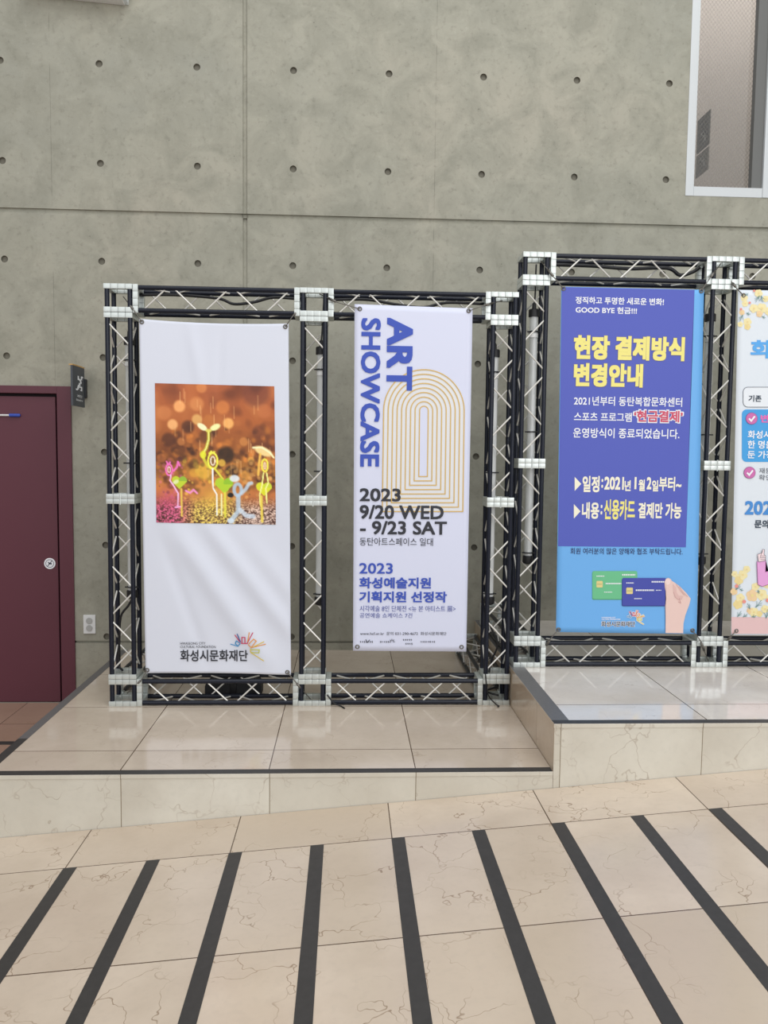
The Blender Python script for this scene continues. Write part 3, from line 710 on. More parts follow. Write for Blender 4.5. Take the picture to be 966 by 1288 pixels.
    seg([(270, 830), (300, 845), (325, 822), (350, 846)], 9, (244, 150, 200)); seg([(195, 950), (230, 945)], 8, (250, 170, 215))
    # grey blue figure
    ell(620, 735, 42, 30, (222, 230, 236), .9); oval(642, 815, 26, 42, 16, (176, 196, 214), .9); seg([(670, 840), (700, 810), (725, 770), (742, 765)], 17, (190, 208, 224), .85); seg([(645, 860), (645, 970), (600, 1030)], 22, (184, 202, 218), .85); seg([(660, 960), (700, 1000), (752, 1005)], 22, (200, 212, 224), .85); ell(590, 1040, 30, 24, (206, 220, 232), .9); ell(590, 855, 26, 20, (24, 22, 24), .9)
    # figure with umbrella leaf
    ell(830, 535, 80, 36, (246, 214, 150), .95, rot=0.38); seg([(755, 512), (820, 508), (880, 545), (905, 578)], 9, (255, 240, 190), .9); seg([(808, 555), (798, 630), (792, 705)], 11, (246, 196, 96), .9)
    heart(832, 795, 62, (214, 214, 50), (196, 208, 60)); oval(840, 636, 22, 44, 8, (246, 226, 90)); oval(840, 640, 8, 22, 5, WH, .7); seg([(830, 690), (818, 780), (800, 850), (806, 930)], 7, (250, 240, 150)); seg([(852, 690), (864, 760), (845, 800), (852, 905)], 7, (250, 240, 150)); seg([(812, 860), (816, 1040)], 12, (230, 206, 90), 0.95)
    C[:] = 122 + (C - 122)*1.18
    return np.clip(C, 0, 255)/255
NX, NZ = 150, 174
PG = s1.quadmesh([(195, 482), (345, 486), (347, 660), (197, 657)], 'photo_print', NX - 1, NZ - 1, 1)
pc = paint(NX, NZ); pl = np.where(pc <= 0.04045, pc/12.92, ((pc + 0.055)/1.055)**2.4)
cl = s1.cl
for j in range(NZ):
    for i in range(NX): PG[j][i][cl] = (*pl[j, i], 1.0)
for k, c in (('logo_blue', (74, 146, 196)), ('logo_red', (206, 62, 100)), ('logo_orange', (230, 156, 74)), ('logo_yellow', (224, 196, 84)), ('logo_green', (196, 196, 80)), ('logo_navy', (62, 98, 160))): ink(k, c)
def burst(s, u, v, k, lay, w=1.0):
    """ray emblem: open strokes and small frames fanned around a centre. (u, v) = its top left, k = scale"""
    P = lambda L: [(u + (x - 538)*k, v + (y - 70)*k) for x, y in L]
    for pts, key in (([(540, 192), (615, 213), (640, 180)], 'logo_blue'), ([(588, 182), (600, 160), (632, 180)], 'logo_blue'), ([(585, 100), (640, 175)], 'logo_red'), ([(608, 88), (640, 170)], 'logo_navy'),
                     ([(645, 183), (705, 183), (762, 76)], 'logo_red'), ([(728, 72), (712, 165)], 'logo_orange'), ([(715, 190), (745, 222), (886, 190)], 'logo_orange'), ([(722, 185), (770, 138), (795, 158), (750, 215)], 'logo_orange'), ([(870, 166), (770, 212)], 'logo_yellow'),
                     ([(738, 230), (740, 270), (868, 352)], 'logo_yellow')):
        s.line(P(pts), w, key, lay)
    s.line(P([(655, 180), (655, 122), (685, 122), (685, 180)]), w, 'logo_red', lay); s.line(P([(745, 242), (825, 242), (820, 272), (745, 270)]), w, 'logo_green', lay); s.line(P([(600, 160), (590, 190), (612, 205)]), w, 'logo_blue', lay)
s1.text('화성시문화재단', 227, 312, 817, 831.5, 'dark', 2, 0.018)
s1.text('HWASEONG CITY', 227, 258.5, 807.5, 810.5, 'dark', 2); s1.text('CULTURAL FOUNDATION', 227, 271.5, 811.8, 814.8, 'dark', 2)
burst(s1, 289.6, 794, 0.1294, 2, 1.15)
TY = YF
def tie(u0, v0, y0, u1, v1, y1, u2, v2, y2):
    a, b, c = at(u0, v0, y0), at(u1, v1, y1), at(u2, v2, y2); return [a, a.lerp(b, 0.45), b, c]
s1.finish('hanging_banner', 'white banner with a square orange photograph of sprouts, nearest the maroon door', [(178.5, 405), (359, 411), (185, 843), (361.5, 845.5)],
    [tie(155, 373, -1.12, 168, 390, -1.172, 178.5, 405, -1.165), tie(384, 381, -1.12, 368, 398, -1.172, 359, 411, -1.165), tie(160, 872, -1.12, 178, 855, -1.172, 185, 843, -1.165), tie(391, 880, -1.12, 372, 858, -1.172, 361.5, 845.5, -1.165)])

# --- banner 2: pale banner with rotated blue title and golden arches
ink('banner_pale', (216, 219, 238)); ink('title_blue', (62, 86, 182)); ink('gold', (214, 178, 104)); ink('cream', (226, 226, 228)); ink('soft_blue', (84, 94, 160))
Y2 = -1.186
s2 = Sheet([(446, 382.5), (594.5, 388), (586.5, 819.5), (444, 818.5)], Y2, [M['banner_pale']], None, 0.0009)
s2.base(24, 60)
cx0 = 532.6
def arch(k, off=0.0):
    a = 5.4 + 5.65*k + off; top = 511 - 5.75*k - off; bot = 599.3 + 5.5*k + off; yc = top + a*1.02
    x = lambda v: 532.6 - (v - 560)*0.0135
    pts = [(x(bot) - a, bot)] + [(x(yc) + a*math.cos(q), yc - a*1.02*math.sin(q)) for q in np.linspace(PI, 0, 30)] + [(x(bot) + a, bot)]
    return pts
for k in (1, 3, 5, 7): pass
s2.poly(arch(8), 'cream', 1)
s2.poly(arch(0), 'banner_pale', 2)
for k in range(9): s2.line(arch(k), 1.35, 'gold', 3, closed=True)
s2.text('ART', 487, 519, 399.5, 491, 'title_blue', 4, 0.035, rot=True)
s2.text('SHOWCASE', 454.5, 478, 400, 587, 'title_blue', 4, 0.028, rot=True)
s2.text('2023', 452.5, 504, 614, 630.5, 'dark', 4, 0.022)
s2.text('9/20 WED', 452.5, 558, 635, 652.5, 'dark', 4, 0.022); s2.text('- 9/23 SAT', 453, 562, 655, 672, 'dark', 4, 0.022)
s2.text('동탄아트스페이스 일대', 452.5, 544.5, 676, 686, 'dark', 4)
s2.text('2023', 452, 494, 708, 721.5, 'title_blue', 4, 0.015)
s2.text('화성예술지원', 452, 542, 726, 740, 'title_blue', 4, 0.03); s2.text('기획지원 선정작', 452, 562, 743.5, 757.5, 'title_blue', 4, 0.03)
s2.text('시각예술 8인 단체전 <뉴 본 아티스트 展>', 452.5, 573, 761.5, 769, 'soft_blue', 4); s2.text('공연예술 쇼케이스 7건', 452.5, 518.5, 770.8, 777, 'soft_blue', 4)
s2.text('www.hcf.or.kr  문의 031-290-4672  화성시문화재단', 453, 561.5, 794.5, 798.8, 'dark', 4)
def marks(s, u0, u1, v, key, lay):
    rs = random.Random(int(u0)); u = u0
    while u < u1:
        w = rs.uniform(0.9, 1.6); h = rs.uniform(1.2, 2.2); s.line([(u, v - h*0.2), (u + w, v + h*0.3)], 0.7, key, lay); s.line([(u + w*0.6, v - h*0.6), (u + w*0.5, v + h*0.7)], 0.55, key, lay); u += 2.4
marks(s2, 453, 468, 807, 'dark', 4); s2.line([(460, 804), (462, 808), (465, 804.5)], 0.8, 'dark', 4); marks(s2, 478, 489, 807, 'dark', 4)
for a in range(5): s2.line([(493 + 1.2*math.cos(a*0.8 - 3.2), 807 + 1.2*math.sin(a*0.8 - 3.2)), (493 + 3.6*math.cos(a*0.8 - 3.2), 807 + 3.6*math.sin(a*0.8 - 3.2))], 0.8, 'dark', 4)
marks(s2, 507, 517, 804.5, 'dark', 4); marks(s2, 510, 519, 809.5, 'dark', 4); marks(s2, 529, 547, 807, 'dark', 4)
s2.finish('hanging_banner', 'pale banner with rotated blue title and nested golden arches', [(452.5, 388.5), (589.5, 391), (449.5, 813.5), (580.5, 813.8)],
    [tie(402, 370, -1.13, 424, 380, -1.196, 452.5, 388.5, -1.191), tie(632, 378, -1.13, 609, 384, -1.196, 589.5, 391, -1.191)])

# --- banner 3: light blue and indigo banner
ink('sky_blue', (110, 174, 232)); ink('indigo', (83, 94, 184)); ink('yellow_head', (240, 228, 132)); ink('ivory', (244, 238, 214)); ink('brown_edge', (120, 110, 150)); ink('red_word', (206, 78, 104)); ink('navy_text', (52, 62, 104))
ink('card_green', (108, 190, 140)); ink('card_green_edge', (84, 160, 112)); ink('card_blue', (70, 78, 166)); ink('card_blue_edge', (54, 60, 136)); ink('chip', (226, 206, 140)); ink('skin', (232, 200, 190)); ink('skin_dark', (204, 156, 150)); ink('nail', (240, 214, 208)); ink('skin_mid', (222, 184, 176))
Y3 = -1.186
s3 = Sheet([(706, 360.5), (885.5, 364.5), (876.3, 797.5), (699.3, 795)], Y3, [M['sky_blue']], None, 0.0009)
s3.base(24, 60)
s3.poly([(706.5, 361), (873.5, 364.6), (870.8, 430), (868.5, 500), (865.5, 600), (862.6, 688.4), (701.8, 687), (703.6, 560)], 'indigo', 1)
s3.text('정직하고 투명한 새로운 변화!', 724, 835, 373, 382, 'white', 2, 0.02); s3.text('GOOD BYE 현금!!!', 724, 801, 385.3, 393.6, 'white', 2, 0.02)
for body, u0, u1, vt, vb in (('현장 결제방식', 722, 861, 421.5, 452), ('변경안내', 722, 808.5, 456.5, 486.2)):
    s3.text(body, u0, u1, vt, vb, 'brown_edge', 2, 0.062, grow=0.002); s3.text(body, u0, u1, vt, vb, 'yellow_head', 3, 0.045)
s3.text('2021년부터 동탄복합문화센터', 722, 858, 498, 509.8, 'white', 2, 0.014); s3.text('스포츠 프로그램', 722, 794.5, 518.3, 529.6, 'white', 2, 0.014)
s3.text('‘현금결제’', 797.5, 858.5, 516, 530.5, 'white', 2, 0.075, grow=0.006); s3.text('‘현금결제’', 797.5, 858.5, 516, 530.5, 'red_word', 3, 0.028)
s3.text('운영방식이 종료되었습니다.', 721, 854.5, 538, 550.5, 'white', 2, 0.014)
for (a, b, c, d) in ((722.7, 731, 599.8, 617.5), (721.7, 730, 634, 652.2)): s3.poly([(a, c), (b, (c + d)/2), (a, d)], 'ivory', 2)
for body, u0, u1, vt, vb, key in (('일정', 732.8, 754, 598.5, 619, 'ivory'), (':', 756.5, 758.5, 602.5, 613.5, 'ivory'), ('2021', 760.3, 784.6, 599.5, 616, 'ivory'), ('년', 785.6, 793.2, 604, 617.5, 'ivory'), ('1', 798.2, 800.4, 600, 615.3, 'ivory'), ('월', 803.2, 811, 603, 617.5, 'ivory'), ('2', 813.6, 819.2, 600, 615.5, 'ivory'),
                             ('일', 820.2, 827.8, 604, 618, 'ivory'), ('부터~', 829, 857, 599.5, 617.5, 'ivory'), ('내용', 732.2, 753.6, 631.5, 652.5, 'ivory'), (':', 755.5, 757.5, 635, 647, 'ivory'), ('신용카드', 760, 798.6, 628, 653.5, 'yellow_head'), ('결제만 가능', 803, 857, 632, 652, 'ivory')):
    s3.text(body, u0, u1, vt, vb, key, 2, 0.03)
s3.text('회원 여러분의 많은 양해와 협조 부탁드립니다.', 717.5, 858.5, 689, 697, 'navy_text', 2, 0.008)
q = lambda x, y: (690 + x/4.83, 690 + y/4.83)
def rr(x0, y0, x1, y1, r=8):
    return [q(cx + r*math.cos(a), cy + r*math.sin(a)) for cx, cy, a0 in ((x1 - r, y0 + r, -PI/2), (x1 - r, y1 - r, 0), (x0 + r, y1 - r, PI/2), (x0 + r, y0 + r, PI)) for a in (a0, a0 + PI/4, a0 + PI/2)]
s3.poly(rr(264, 139, 539, 311), 'card_green_edge', 1); s3.poly(rr(266, 136, 538, 306), 'card_green', 2)
s3.poly(rr(444, 182, 714, 350), 'card_blue_edge', 3); s3.poly(rr(446, 178, 713, 345), 'card_blue', 4)
for (x0, y0, x1, y1, l) in ((290, 196, 328, 236, 3), (470, 236, 510, 275, 5)):
    s3.poly(rr(x0, y0, x1, y1, 5), 'chip', l); s3.line([q(x0 + 4, (y0 + y1)/2), q(x1 - 4, (y0 + y1)/2)], 0.4, 'card_green_edge', l + 1)
def dashes(x0, x1, y, h, gap, l):
    x = x0
    while x < x1: s3.poly([q(x, y - h/2), q(min(x + gap*0.72, x1), y - h/2), q(min(x + gap*0.72, x1), y + h/2), q(x, y + h/2)], 'white', l); x += gap
dashes(446, 526, 159, 9, 11, 3); dashes(290, 338, 167, 6, 9, 3); dashes(346, 440, 212, 8, 10, 3); dashes(336, 386, 264, 5, 8, 3)
dashes(624, 704, 201, 9, 11, 5); dashes(470, 516, 208, 6, 9, 5); dashes(528, 640, 252, 9, 11, 5); dashes(650, 682, 252, 5, 9, 5); dashes(518, 564, 303, 5, 8, 5)
s3.poly([q(*p) for p in ((722, 177), (708, 186), (702, 205), (704, 235), (710, 270), (712, 305), (706, 345), (708, 420), (708, 511), (815, 513), (817, 455), (829, 402), (853, 338), (861, 303), (832, 266), (794, 228), (764, 206), (746, 195), (738, 182))], 'skin', 5)
s3.poly([q(*p) for p in ((752, 212), (756, 260), (764, 292), (784, 310), (806, 306), (816, 292), (806, 284), (788, 286), (776, 268), (772, 236))], 'skin_mid', 6)
for pts in ([(756, 262), (766, 294), (786, 310), (808, 305)], [(790, 228), (812, 262), (842, 292)], [(772, 214), (796, 252), (822, 284)]): s3.line([q(*p) for p in pts], 0.55, 'skin_dark', 7)
s3.line([q(*p) for p in ((790, 300), (800, 330), (784, 322))], 0.8, 'skin_dark', 7)
s3.poly([q(722 + 15*math.cos(a), 200 + 19*math.sin(a)) for a in np.linspace(0, 2*PI, 14)[:-1]], 'nail', 6)
s3.text('화성시문화재단', 756.5, 798.5, 781.5, 788, 'white', 2, 0.06, grow=0.002); s3.text('화성시문화재단', 756.5, 798.5, 781.5, 788, 'dark', 3, 0.012)
s3.text('HWASEONG CITY', 756.5, 774, 775.8, 777.4, 'white', 3, 0.03); s3.text('CULTURAL FOUNDATION', 756.5, 780, 778, 779.6, 'white', 3, 0.03)
for kk, (l, w) in enumerate(((3, 2.0), (4, 0.85))):
    if kk == 0:
        keep = M['logo_blue'], M['logo_red'], M['logo_orange'], M['logo_yellow'], M['logo_green'], M['logo_navy']
        for n_ in ('logo_blue', 'logo_red', 'logo_orange', 'logo_yellow', 'logo_green', 'logo_navy'): M[n_] = M['white']
        burst(s3, 788, 767, 0.0655, l, w)
        for n_, k_ in zip(('logo_blue', 'logo_red', 'logo_orange', 'logo_yellow', 'logo_green', 'logo_navy'), keep): M[n_] = k_
    else: burst(s3, 788, 767, 0.0655, l, w)
s3.finish('hanging_banner', 'blue banner with yellow Korean heading and a hand holding payment cards', [(708.6, 363), (882, 366), (702.4, 792), (871, 793)],
    [tie(680, 328, -1.13, 697, 349, -1.197, 708.6, 363, -1.191), tie(907, 331, -1.13, 893, 350, -1.197, 882, 366, -1.191), tie(682, 820, -1.13, 692, 804, -1.197, 702.4, 792, -1.191), tie(891, 832, -1.13, 881, 806, -1.197, 871, 793, -1.191)])

# --- banner 4: pale banner with flowers, cut by the picture's edge
ink('banner_mist', (222, 228, 234)); ink('bright_blue', (90, 168, 232)); ink('panel_blue', (70, 160, 222)); ink('pink_ring', (204, 110, 172)); ink('pink_dark', (150, 80, 134)); ink('pink_text', (232, 110, 180)); ink('flower', (240, 226, 172)); ink('flower_orange', (238, 206, 160)); ink('flower_deep', (236, 214, 150)); ink('stem_green', (112, 146, 142)); ink('bud_red', (232, 146, 134)); ink('pink_band', (226, 190, 188)); ink('sleeve', (228, 164, 214)); ink('palm', (246, 220, 222)); ink('mid_blue', (72, 140, 210)); ink('grey_text', (92, 96, 106)); ink('slate_text', (62, 74, 88)); ink('box_white', (230, 234, 238))
Y4 = -1.180
s4 = Sheet([(928.5, 364.5), (1112, 368), (1106, 800), (919.5, 799)], Y4, [M['banner_mist']], None, 0.0009)
s4.base(24, 60)
def flower(u, v, r, key, a0=0.0):
    for k in range(5):
        a = a0 + 2*PI*k/5; s4.disc(u + r*0.5*math.cos(a), v + r*0.5*math.sin(a), r*0.56, key, 1 + (k % 2), n=10)
    s4.disc(u, v, r*0.26, 'flower_deep', 3, n=8)
def sprig(u, v, a, L):
    for da, l in ((0, 1), (0.5, 0.7), (-0.5, 0.7), (0.25, 0.85)):
        s4.line([(u, v), (u + L*0.5*l*math.cos(a + da*0.6), v + L*0.5*l*math.sin(a + da*0.6)), (u + L*l*math.cos(a + da), v + L*l*math.sin(a + da))], 0.5, 'stem_green', 4)
for (u, v, r, k) in ((936, 375, 4.5, 'flower'), (937, 382, 4, 'flower'), (954, 369, 5, 'flower'), (948, 388, 5.5, 'flower'), (958, 388, 6.5, 'flower'), (955, 395, 4, 'flower_orange'), (940, 405, 5, 'flower'), (940, 411, 4, 'flower_deep'), (931, 408, 3.5, 'flower'), (933, 393, 3.5, 'flower_orange'), (963, 376, 4, 'flower'), (968, 392, 6, 'flower'), (982, 380, 7, 'flower')): flower(u, v, r, k, u)
for (u, v, a, L) in ((955, 372, 2.1, 10), (957, 372, 1.3, 9), (936, 372, -0.6, 6), (934, 396, 2.0, 9), (938, 394, 0.2, 6), (958, 398, 0.4, 5)): sprig(u, v, a, L)
for (u, v) in ((942.5, 381), (931.5, 389), (948, 366)): s4.disc(u, v, 1.6, 'bud_red', 5, n=8)
s4.text('화', 944.5, 972, 427.5, 450.5, 'bright_blue', 2, 0.035)
def rbox(x0, y0, x1, y1, r): return [(cx + r*math.cos(a), cy + r*math.sin(a)) for cx, cy, a0 in ((x1 - r, y0 + r, -PI/2), (x1 - r, y1 - r, 0), (x0 + r, y1 - r, PI/2), (x0 + r, y0 + r, PI)) for a in np.linspace(a0, a0 + PI/2, 6)]
s4.poly(rbox(934.5, 487, 1095, 512, 6), 'box_white', 1); s4.line(rbox(934.5, 487, 1095, 512, 6), 0.6, 'grey_text', 2, closed=True)
s4.text('기존', 941.5, 957.5, 497, 505.3, 'slate_text', 3, 0.025)
s4.poly(rbox(933, 515, 1095, 581, 6), 'panel_blue', 1)
def check(u, v, r):
    s4.disc(u, v, r + 0.5, 'pink_dark', 3); s4.disc(u, v, r, 'pink_ring', 4); s4.line([(u - r*0.5, v), (u - r*0.1, v + r*0.42), (u + r*0.55, v - r*0.42)], r*0.3, 'white', 5)
check(945, 526.5, 7); check(942.5, 594.5, 7)
s4.text('변경', 956.5, 978, 521.5, 531.5, 'pink_text', 3, 0.03)
s4.text('화성시', 940.5, 968.5, 541.5, 551.5, 'white', 3, 0.018); s4.text('한 명을', 940.3, 972, 554, 564, 'white', 3, 0.018); s4.text('둔 가정', 940, 972, 566.8, 576.6, 'white', 3, 0.018)
s4.text('재등', 954.8, 970, 588.5, 595.5, 'grey_text', 3); s4.text('확인', 954.6, 970, 597, 604, 'grey_text', 3)
s4.text('2023', 937, 981, 630, 647.5, 'mid_blue', 3, 0.03); s4.text('문의', 949, 966.5, 653.8, 664.2, 'slate_text', 3, 0.03)
s4.poly([(919.8, 776), (1106, 777.5), (1106, 797.8), (920, 797)], 'pink_band', 1)
for (u, v, r, k) in ((934, 723, 6, 'flower'), (929, 730, 5.5, 'flower_deep'), (924, 722, 4, 'flower'), (939, 716, 4.5, 'flower'), (931, 752, 5.5, 'flower'), (928, 760, 6, 'flower_deep'), (923, 744, 4.5, 'flower_orange'), (946, 749, 7.5, 'flower_orange'), (958, 748, 7, 'flower'), (950, 738, 5, 'flower'), (948, 770, 6, 'flower'), (943, 768, 4, 'flower_orange'), (962, 766, 5, 'flower'), (955, 772, 4, 'flower_deep'), (964, 735, 5, 'flower'), (972, 752, 8, 'flower'), (984, 764, 7, 'flower_orange')): flower(u, v, r, k, u)
for (u, v, a, L) in ((925, 742, -0.9, 9), (927, 776, -1.0, 9), (934, 776, -0.6, 7), (950, 764, -0.9, 12), (943, 766, -2.0, 8), (930, 741, 0.3, 5), (963, 778, -1.4, 12), (953, 742, 1.2, 5), (945, 776, -0.3, 6)): sprig(u, v, a, L)
for (u, v) in ((935.5, 756.5), (926, 737), (965, 755)): s4.disc(u, v, 2.4, 'bud_red', 5, n=8)
s4.poly([(951.3, 706), (962.5, 704), (962, 719), (966, 718), (980, 715), (980, 738), (968, 734), (958, 737.5), (952.5, 735)], 'sleeve', 6); s4.line([(951.3, 706), (952.5, 735), (958, 737.5), (968, 734), (980, 737)], 0.5, 'pink_dark', 7); s4.line([(962.5, 704), (962, 719), (980, 715)], 0.5, 'pink_dark', 7)
s4.poly([(952, 697), (957.5, 695), (958.5, 690.5), (960.6, 691), (960, 697), (962, 699), (961.6, 705), (953, 706.5)], 'palm', 8)
for pts in ([(952, 697), (957.5, 695), (958.5, 690.5), (960.6, 691), (960, 697), (962, 699), (961.6, 705), (953, 706.5), (952, 697)], [(955, 699), (961, 699)], [(955, 701.3), (961.5, 701.3)], [(955.5, 703.6), (961.3, 703.6)]): s4.line(pts, 0.45, 'grey_text', 9)
s4.finish('hanging_banner', 'pale banner with yellow flowers and a pink sleeve, cut off by the photo edge', [(935, 371.5), (926, 793.5)],
    [tie(917, 350, -1.15, 926, 362, -1.19, 935, 371.5, -1.185), tie(912, 808, -1.15, 920, 800, -1.19, 926, 793.5, -1.185)])

# ------------------------------------------------------------------ cables and small things
def cable(pts, r, label, res=6):
    bm = bmesh.new(); tube(bm, pts, r, 8, res); return tag(obj('power_cable', bm, M['cable'], None, True), label, 'cable')
zt = ZP + H - 0.012 - CRD
YB = YF + TW - CRD
cable([(-0.69, YB - 0.03, 2.075), (-0.5, YB - 0.027, 2.079), (-0.30, YB - 0.03, 2.066), (-0.22, YB - 0.03, 2.040), (-0.12, YB - 0.027, 2.052), (-0.02, YB - 0.024, 2.078), (0.12, YB - 0.03, 2.070)], 0.0075, 'black cable drooping along the top crossbar over the sprout banner')
cable([(0.26, YB - 0.03, 2.070), (0.45, YB - 0.024, 2.077), (0.60, YB - 0.024, 2.056), (0.74, YB - 0.022, 2.044), (0.86, YB - 0.024, 2.070), (1.05, YB - 0.03, 2.066)], 0.0075, 'black cable drooping along the top crossbar over the arch banner')
cable([(1.37, YB - 0.03, 2.272), (1.60, YB - 0.022, 2.272), (1.80, YB - 0.024, 2.262), (2.00, YB - 0.022, 2.270), (2.07, YB - 0.02, 2.236), (2.13, YB - 0.024, 2.250), (2.17, YB - 0.03, 2.275)], 0.0095, 'black cable draped along the top crossbar over the blue banner')
cable([(-0.737, YC + 0.01, 0.538), (-0.760, YC + 0.012, 0.50), (-0.800, YC + 0.02, 0.44), (-0.812, YC + 0.03, 0.30), (-0.815, YC + 0.03, 0.19), (-0.79, YC + 0.01, 0.165)], 0.0058, 'black cable hanging below the tube lamp nearest the maroon door')
cable([(1.08, YF - 0.004, 0.170), (1.088, YF - 0.008, 0.10), (1.10, YF - 0.010, 0.05), (1.135, YF - 0.012, 0.012), (1.150, YF - 0.022, 0.004), (1.142, YF - 0.035, 0.004)], 0.0032, 'thin black wire curling on the floor at the foot beside the step')
cable([(0.265, YF - 0.006, 0.060), (0.30, YF - 0.014, 0.020), (0.335, YF - 0.02, 0.006), (0.355, YF - 0.05, 0.004), (0.345, YF - 0.035, 0.004)], 0.0036, 'short black wire end on the floor between the two lower banners')
cable([(1.09, YC + 0.02, 0.50), (1.12, YC + 0.05, 0.40), (1.16, YC + 0.03, 0.30), (1.13, YC + 0.04, 0.20), (1.12, YC + 0.02, 0.115), (1.17, YC + 0.03, 0.075), (1.10, YC + 0.0, 0.055), (1.16, YC - 0.03, 0.04)], 0.0050, 'tangled black cable inside the upright foot beside the step')
# black folded floor weight behind the lower truss
bm = bmesh.new()
NP = 20
for y, sc_ in ((-0.985, 0.95), (-0.97, 1.0), (-0.90, 1.0), (-0.885, 0.94)):
    pass
def fan(bm, x0, x1, y0, y1, h):
    n = 18; ringf, ringb = [], []
    for k in range(n + 1):
        t = k/n; x = x0 + (x1 - x0)*t; z = h*math.sin(PI*(0.06 + 0.88*t))**0.62
        ringf.append((x, y0, z)); ringb.append((x, y1, z*0.96))
    vf = [bm.verts.new(p) for p in ringf] + [bm.verts.new((x1, y0, 0)), bm.verts.new((x0, y0, 0))]; vb = [bm.verts.new(p) for p in ringb] + [bm.verts.new((x1, y1, 0)), bm.verts.new((x0, y1, 0))]
    bm.faces.new(vf); bm.faces.new(vb[::-1])
    for k in range(len(vf)): bm.faces.new((vf[k], vf[(k + 1) % len(vf)], vb[(k + 1) % len(vb)], vb[k]))
wt = empty('floor_weight', (-0.235, -0.93, 0), 'black domed floor weight behind the lower crossbar under the sprout banner', 'weight')
bm = bmesh.new(); fan(bm, -0.155, 0.145, -0.055, 0.045, 0.150); bmesh.ops.bevel(bm, geom=[e for e in bm.edges], offset=0.004, segments=2, affect='EDGES'); obj('weight_body', bm, M['rubber'], wt, True, 30)
bm = bmesh.new(); box(bm, -0.018, 0.012, -0.068, -0.05, 0.0, 0.140, 0.004); obj('weight_handle', bm, mat('weight handle black', (14, 14, 16), 0.4), wt)
# socket outlet
oc = empty('wall_outlet', (-1.308, 0, 0.170), 'white double socket outlet on the concrete wall beside the maroon door', 'outlet')
bm = bmesh.new(); box(bm, -0.039, 0.039, -0.009, 0.0, -0.062, 0.062, 0.004); obj('cover_plate', bm, M['white_pl'], oc)
for zc in (0.024, -0.024):
    bm = bmesh.new(); lathe(bm, [(0.0205, -0.0125), (0.018, -0.013), (0.0165, -0.006), (0.0005, -0.006)], 'Y', (0, 0, zc), 26); lathe(bm, [(0.0205, -0.0125), (0.0205, -0.008)], 'Y', (0, 0, zc), 26, cap=False)
    so = obj('socket', bm, M['outlet_grey'], oc, True, 40)
    bm = bmesh.new()
    for sx in (-0.0085, 0.0085): rod(bm, (sx, -0.0072, zc), (sx, -0.004, zc), 0.0028, 10)
    o = obj('pin_hole', bm, M['dark'], so)
# projecting stairs sign with a curved face
sg = empty('stairs_sign', (-1.312, 0, 1.568), 'slate grey curved stairs sign projecting from the wall above the maroon door corner', 'sign')
bm = bmesh.new(); rows = []
prof = [(0.004 + 0.005*math.sin(PI*t), -0.245 + 0.215*t) for t in np.linspace(0, 1, 12)]
for (x, y) in prof: rows.append([bm.verts.new((x, y, 0.0)), bm.verts.new((x, y, 0.243)), bm.verts.new((x - 0.012, y, 0.243)), bm.verts.new((x - 0.012, y, 0.0))])
for a, b in zip(rows, rows[1:]):
    for k in range(4): bm.faces.new((a[k], a[(k + 1) % 4], b[(k + 1) % 4], b[k]))
bm.faces.new(rows[0]); bm.faces.new(rows[-1][::-1]); obj('sign_face', bm, M['sign'], sg, True, 40)
bm = bmesh.new(); rows = []
for (x, y) in prof: rows.append([bm.verts.new((x + 0.001, y, 0.2435)), bm.verts.new((x + 0.001, y, 0.251)), bm.verts.new((x - 0.022, y, 0.251)), bm.verts.new((x - 0.022, y, 0.2435))])
for a, b in zip(rows, rows[1:]):
    for k in range(4): bm.faces.new((a[k], a[(k + 1) % 4], b[(k + 1) % 4], b[k]))
bm.faces.new(rows[0]); bm.faces.new(rows[-1][::-1]); obj('sign_cap', bm, M['ochre'], sg, True, 40)
bm = bmesh.new(); box(bm, -0.014, 0.012, -0.034, 0.0, 0.062, 0.180, 0.003); obj('sign_bracket', bm, mat('sign bracket', (40, 42, 46), 0.5), sg)
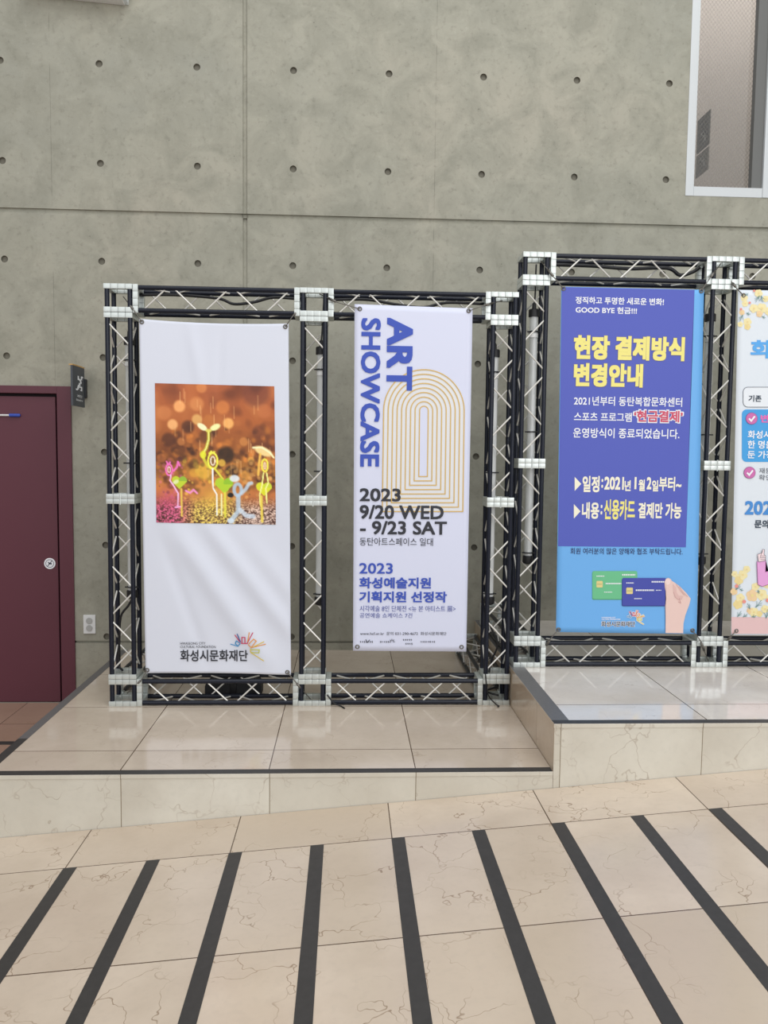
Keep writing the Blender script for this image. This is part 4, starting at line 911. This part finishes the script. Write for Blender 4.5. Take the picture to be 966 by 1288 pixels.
def face_pt(t, z, o=0.0018):
    i = min(int(t*11), 10); f = t*11 - i; (xa, ya), (xb, yb) = prof[i], prof[i + 1]; x, y = xa + (xb - xa)*f, ya + (yb - ya)*f
    n_ = Vector((yb - ya, -(xb - xa), 0)).normalized(); return (x + n_.x*o, y + n_.y*o, z*0.82)
bm = bmesh.new()
for (t, z, w, h) in ((0.40, 0.205, .10, .022), (0.40, 0.196, .16, .012), (0.52, 0.190, .16, .016), (0.66, 0.200, .12, .028), (0.72, 0.218, .16, .012), (0.58, 0.172, .14, .02), (0.48, 0.156, .14, .02), (0.40, 0.140, .16, .02), (0.36, 0.126, .13, .02), (0.26, 0.118, .14, .012), (0.52, 0.140, .24, .012), (0.66, 0.118, .12, .03), (0.60, 0.118, .12, .010)):
    bm.faces.new([bm.verts.new(face_pt(tt, zz)) for tt, zz in ((t - 0.07, z), (t + w - 0.07, z), (t + w - 0.07, z + h), (t - 0.07, z + h))])
def signtext(body, t0, t1, z0, z1):
    c = bpy.data.curves.new('t', 'FONT'); c.body = body; c.offset = 0.01; o = bpy.data.objects.new('t', c); COL.objects.link(o); bpy.context.view_layer.update()
    me = bpy.data.meshes.new_from_object(o.evaluated_get(bpy.context.evaluated_depsgraph_get())); V = np.array([v.co[:2] for v in me.vertices]); F = [list(p.vertices) for p in me.polygons]
    bpy.data.objects.remove(o); V = (V - V.min(0))/(V.max(0) - V.min(0)); vs = [bm.verts.new(face_pt(t0 + (t1 - t0)*a, z0 + (z1 - z0)*b)) for a, b in V]
    for f in F: bm.faces.new([vs[k] for k in f])
signtext('계단', 0.26, 0.70, 0.066, 0.086); signtext('Stairs', 0.20, 0.74, 0.040, 0.054)
obj('sign_marks', bm, M['white'], sg)
# underside of a white light box at the top edge of the picture
lb = empty('wall_light_box', (-1.24, -0.06, 4.050), 'white light box on the wall, only its bottom edge in view', 'light')
bm = bmesh.new(); box(bm, -0.40, 0.205, -0.055, 0.06, 0.0, 0.30, 0.006); obj('box_body', bm, M['white_pl'], lb)
bm = bmesh.new(); box(bm, 0.205, 0.228, -0.05, 0.055, 0.004, 0.296, 0.004); obj('box_end_cap', bm, M['clear'], lb)
lb.rotation_euler = (0, 0.062, 0)
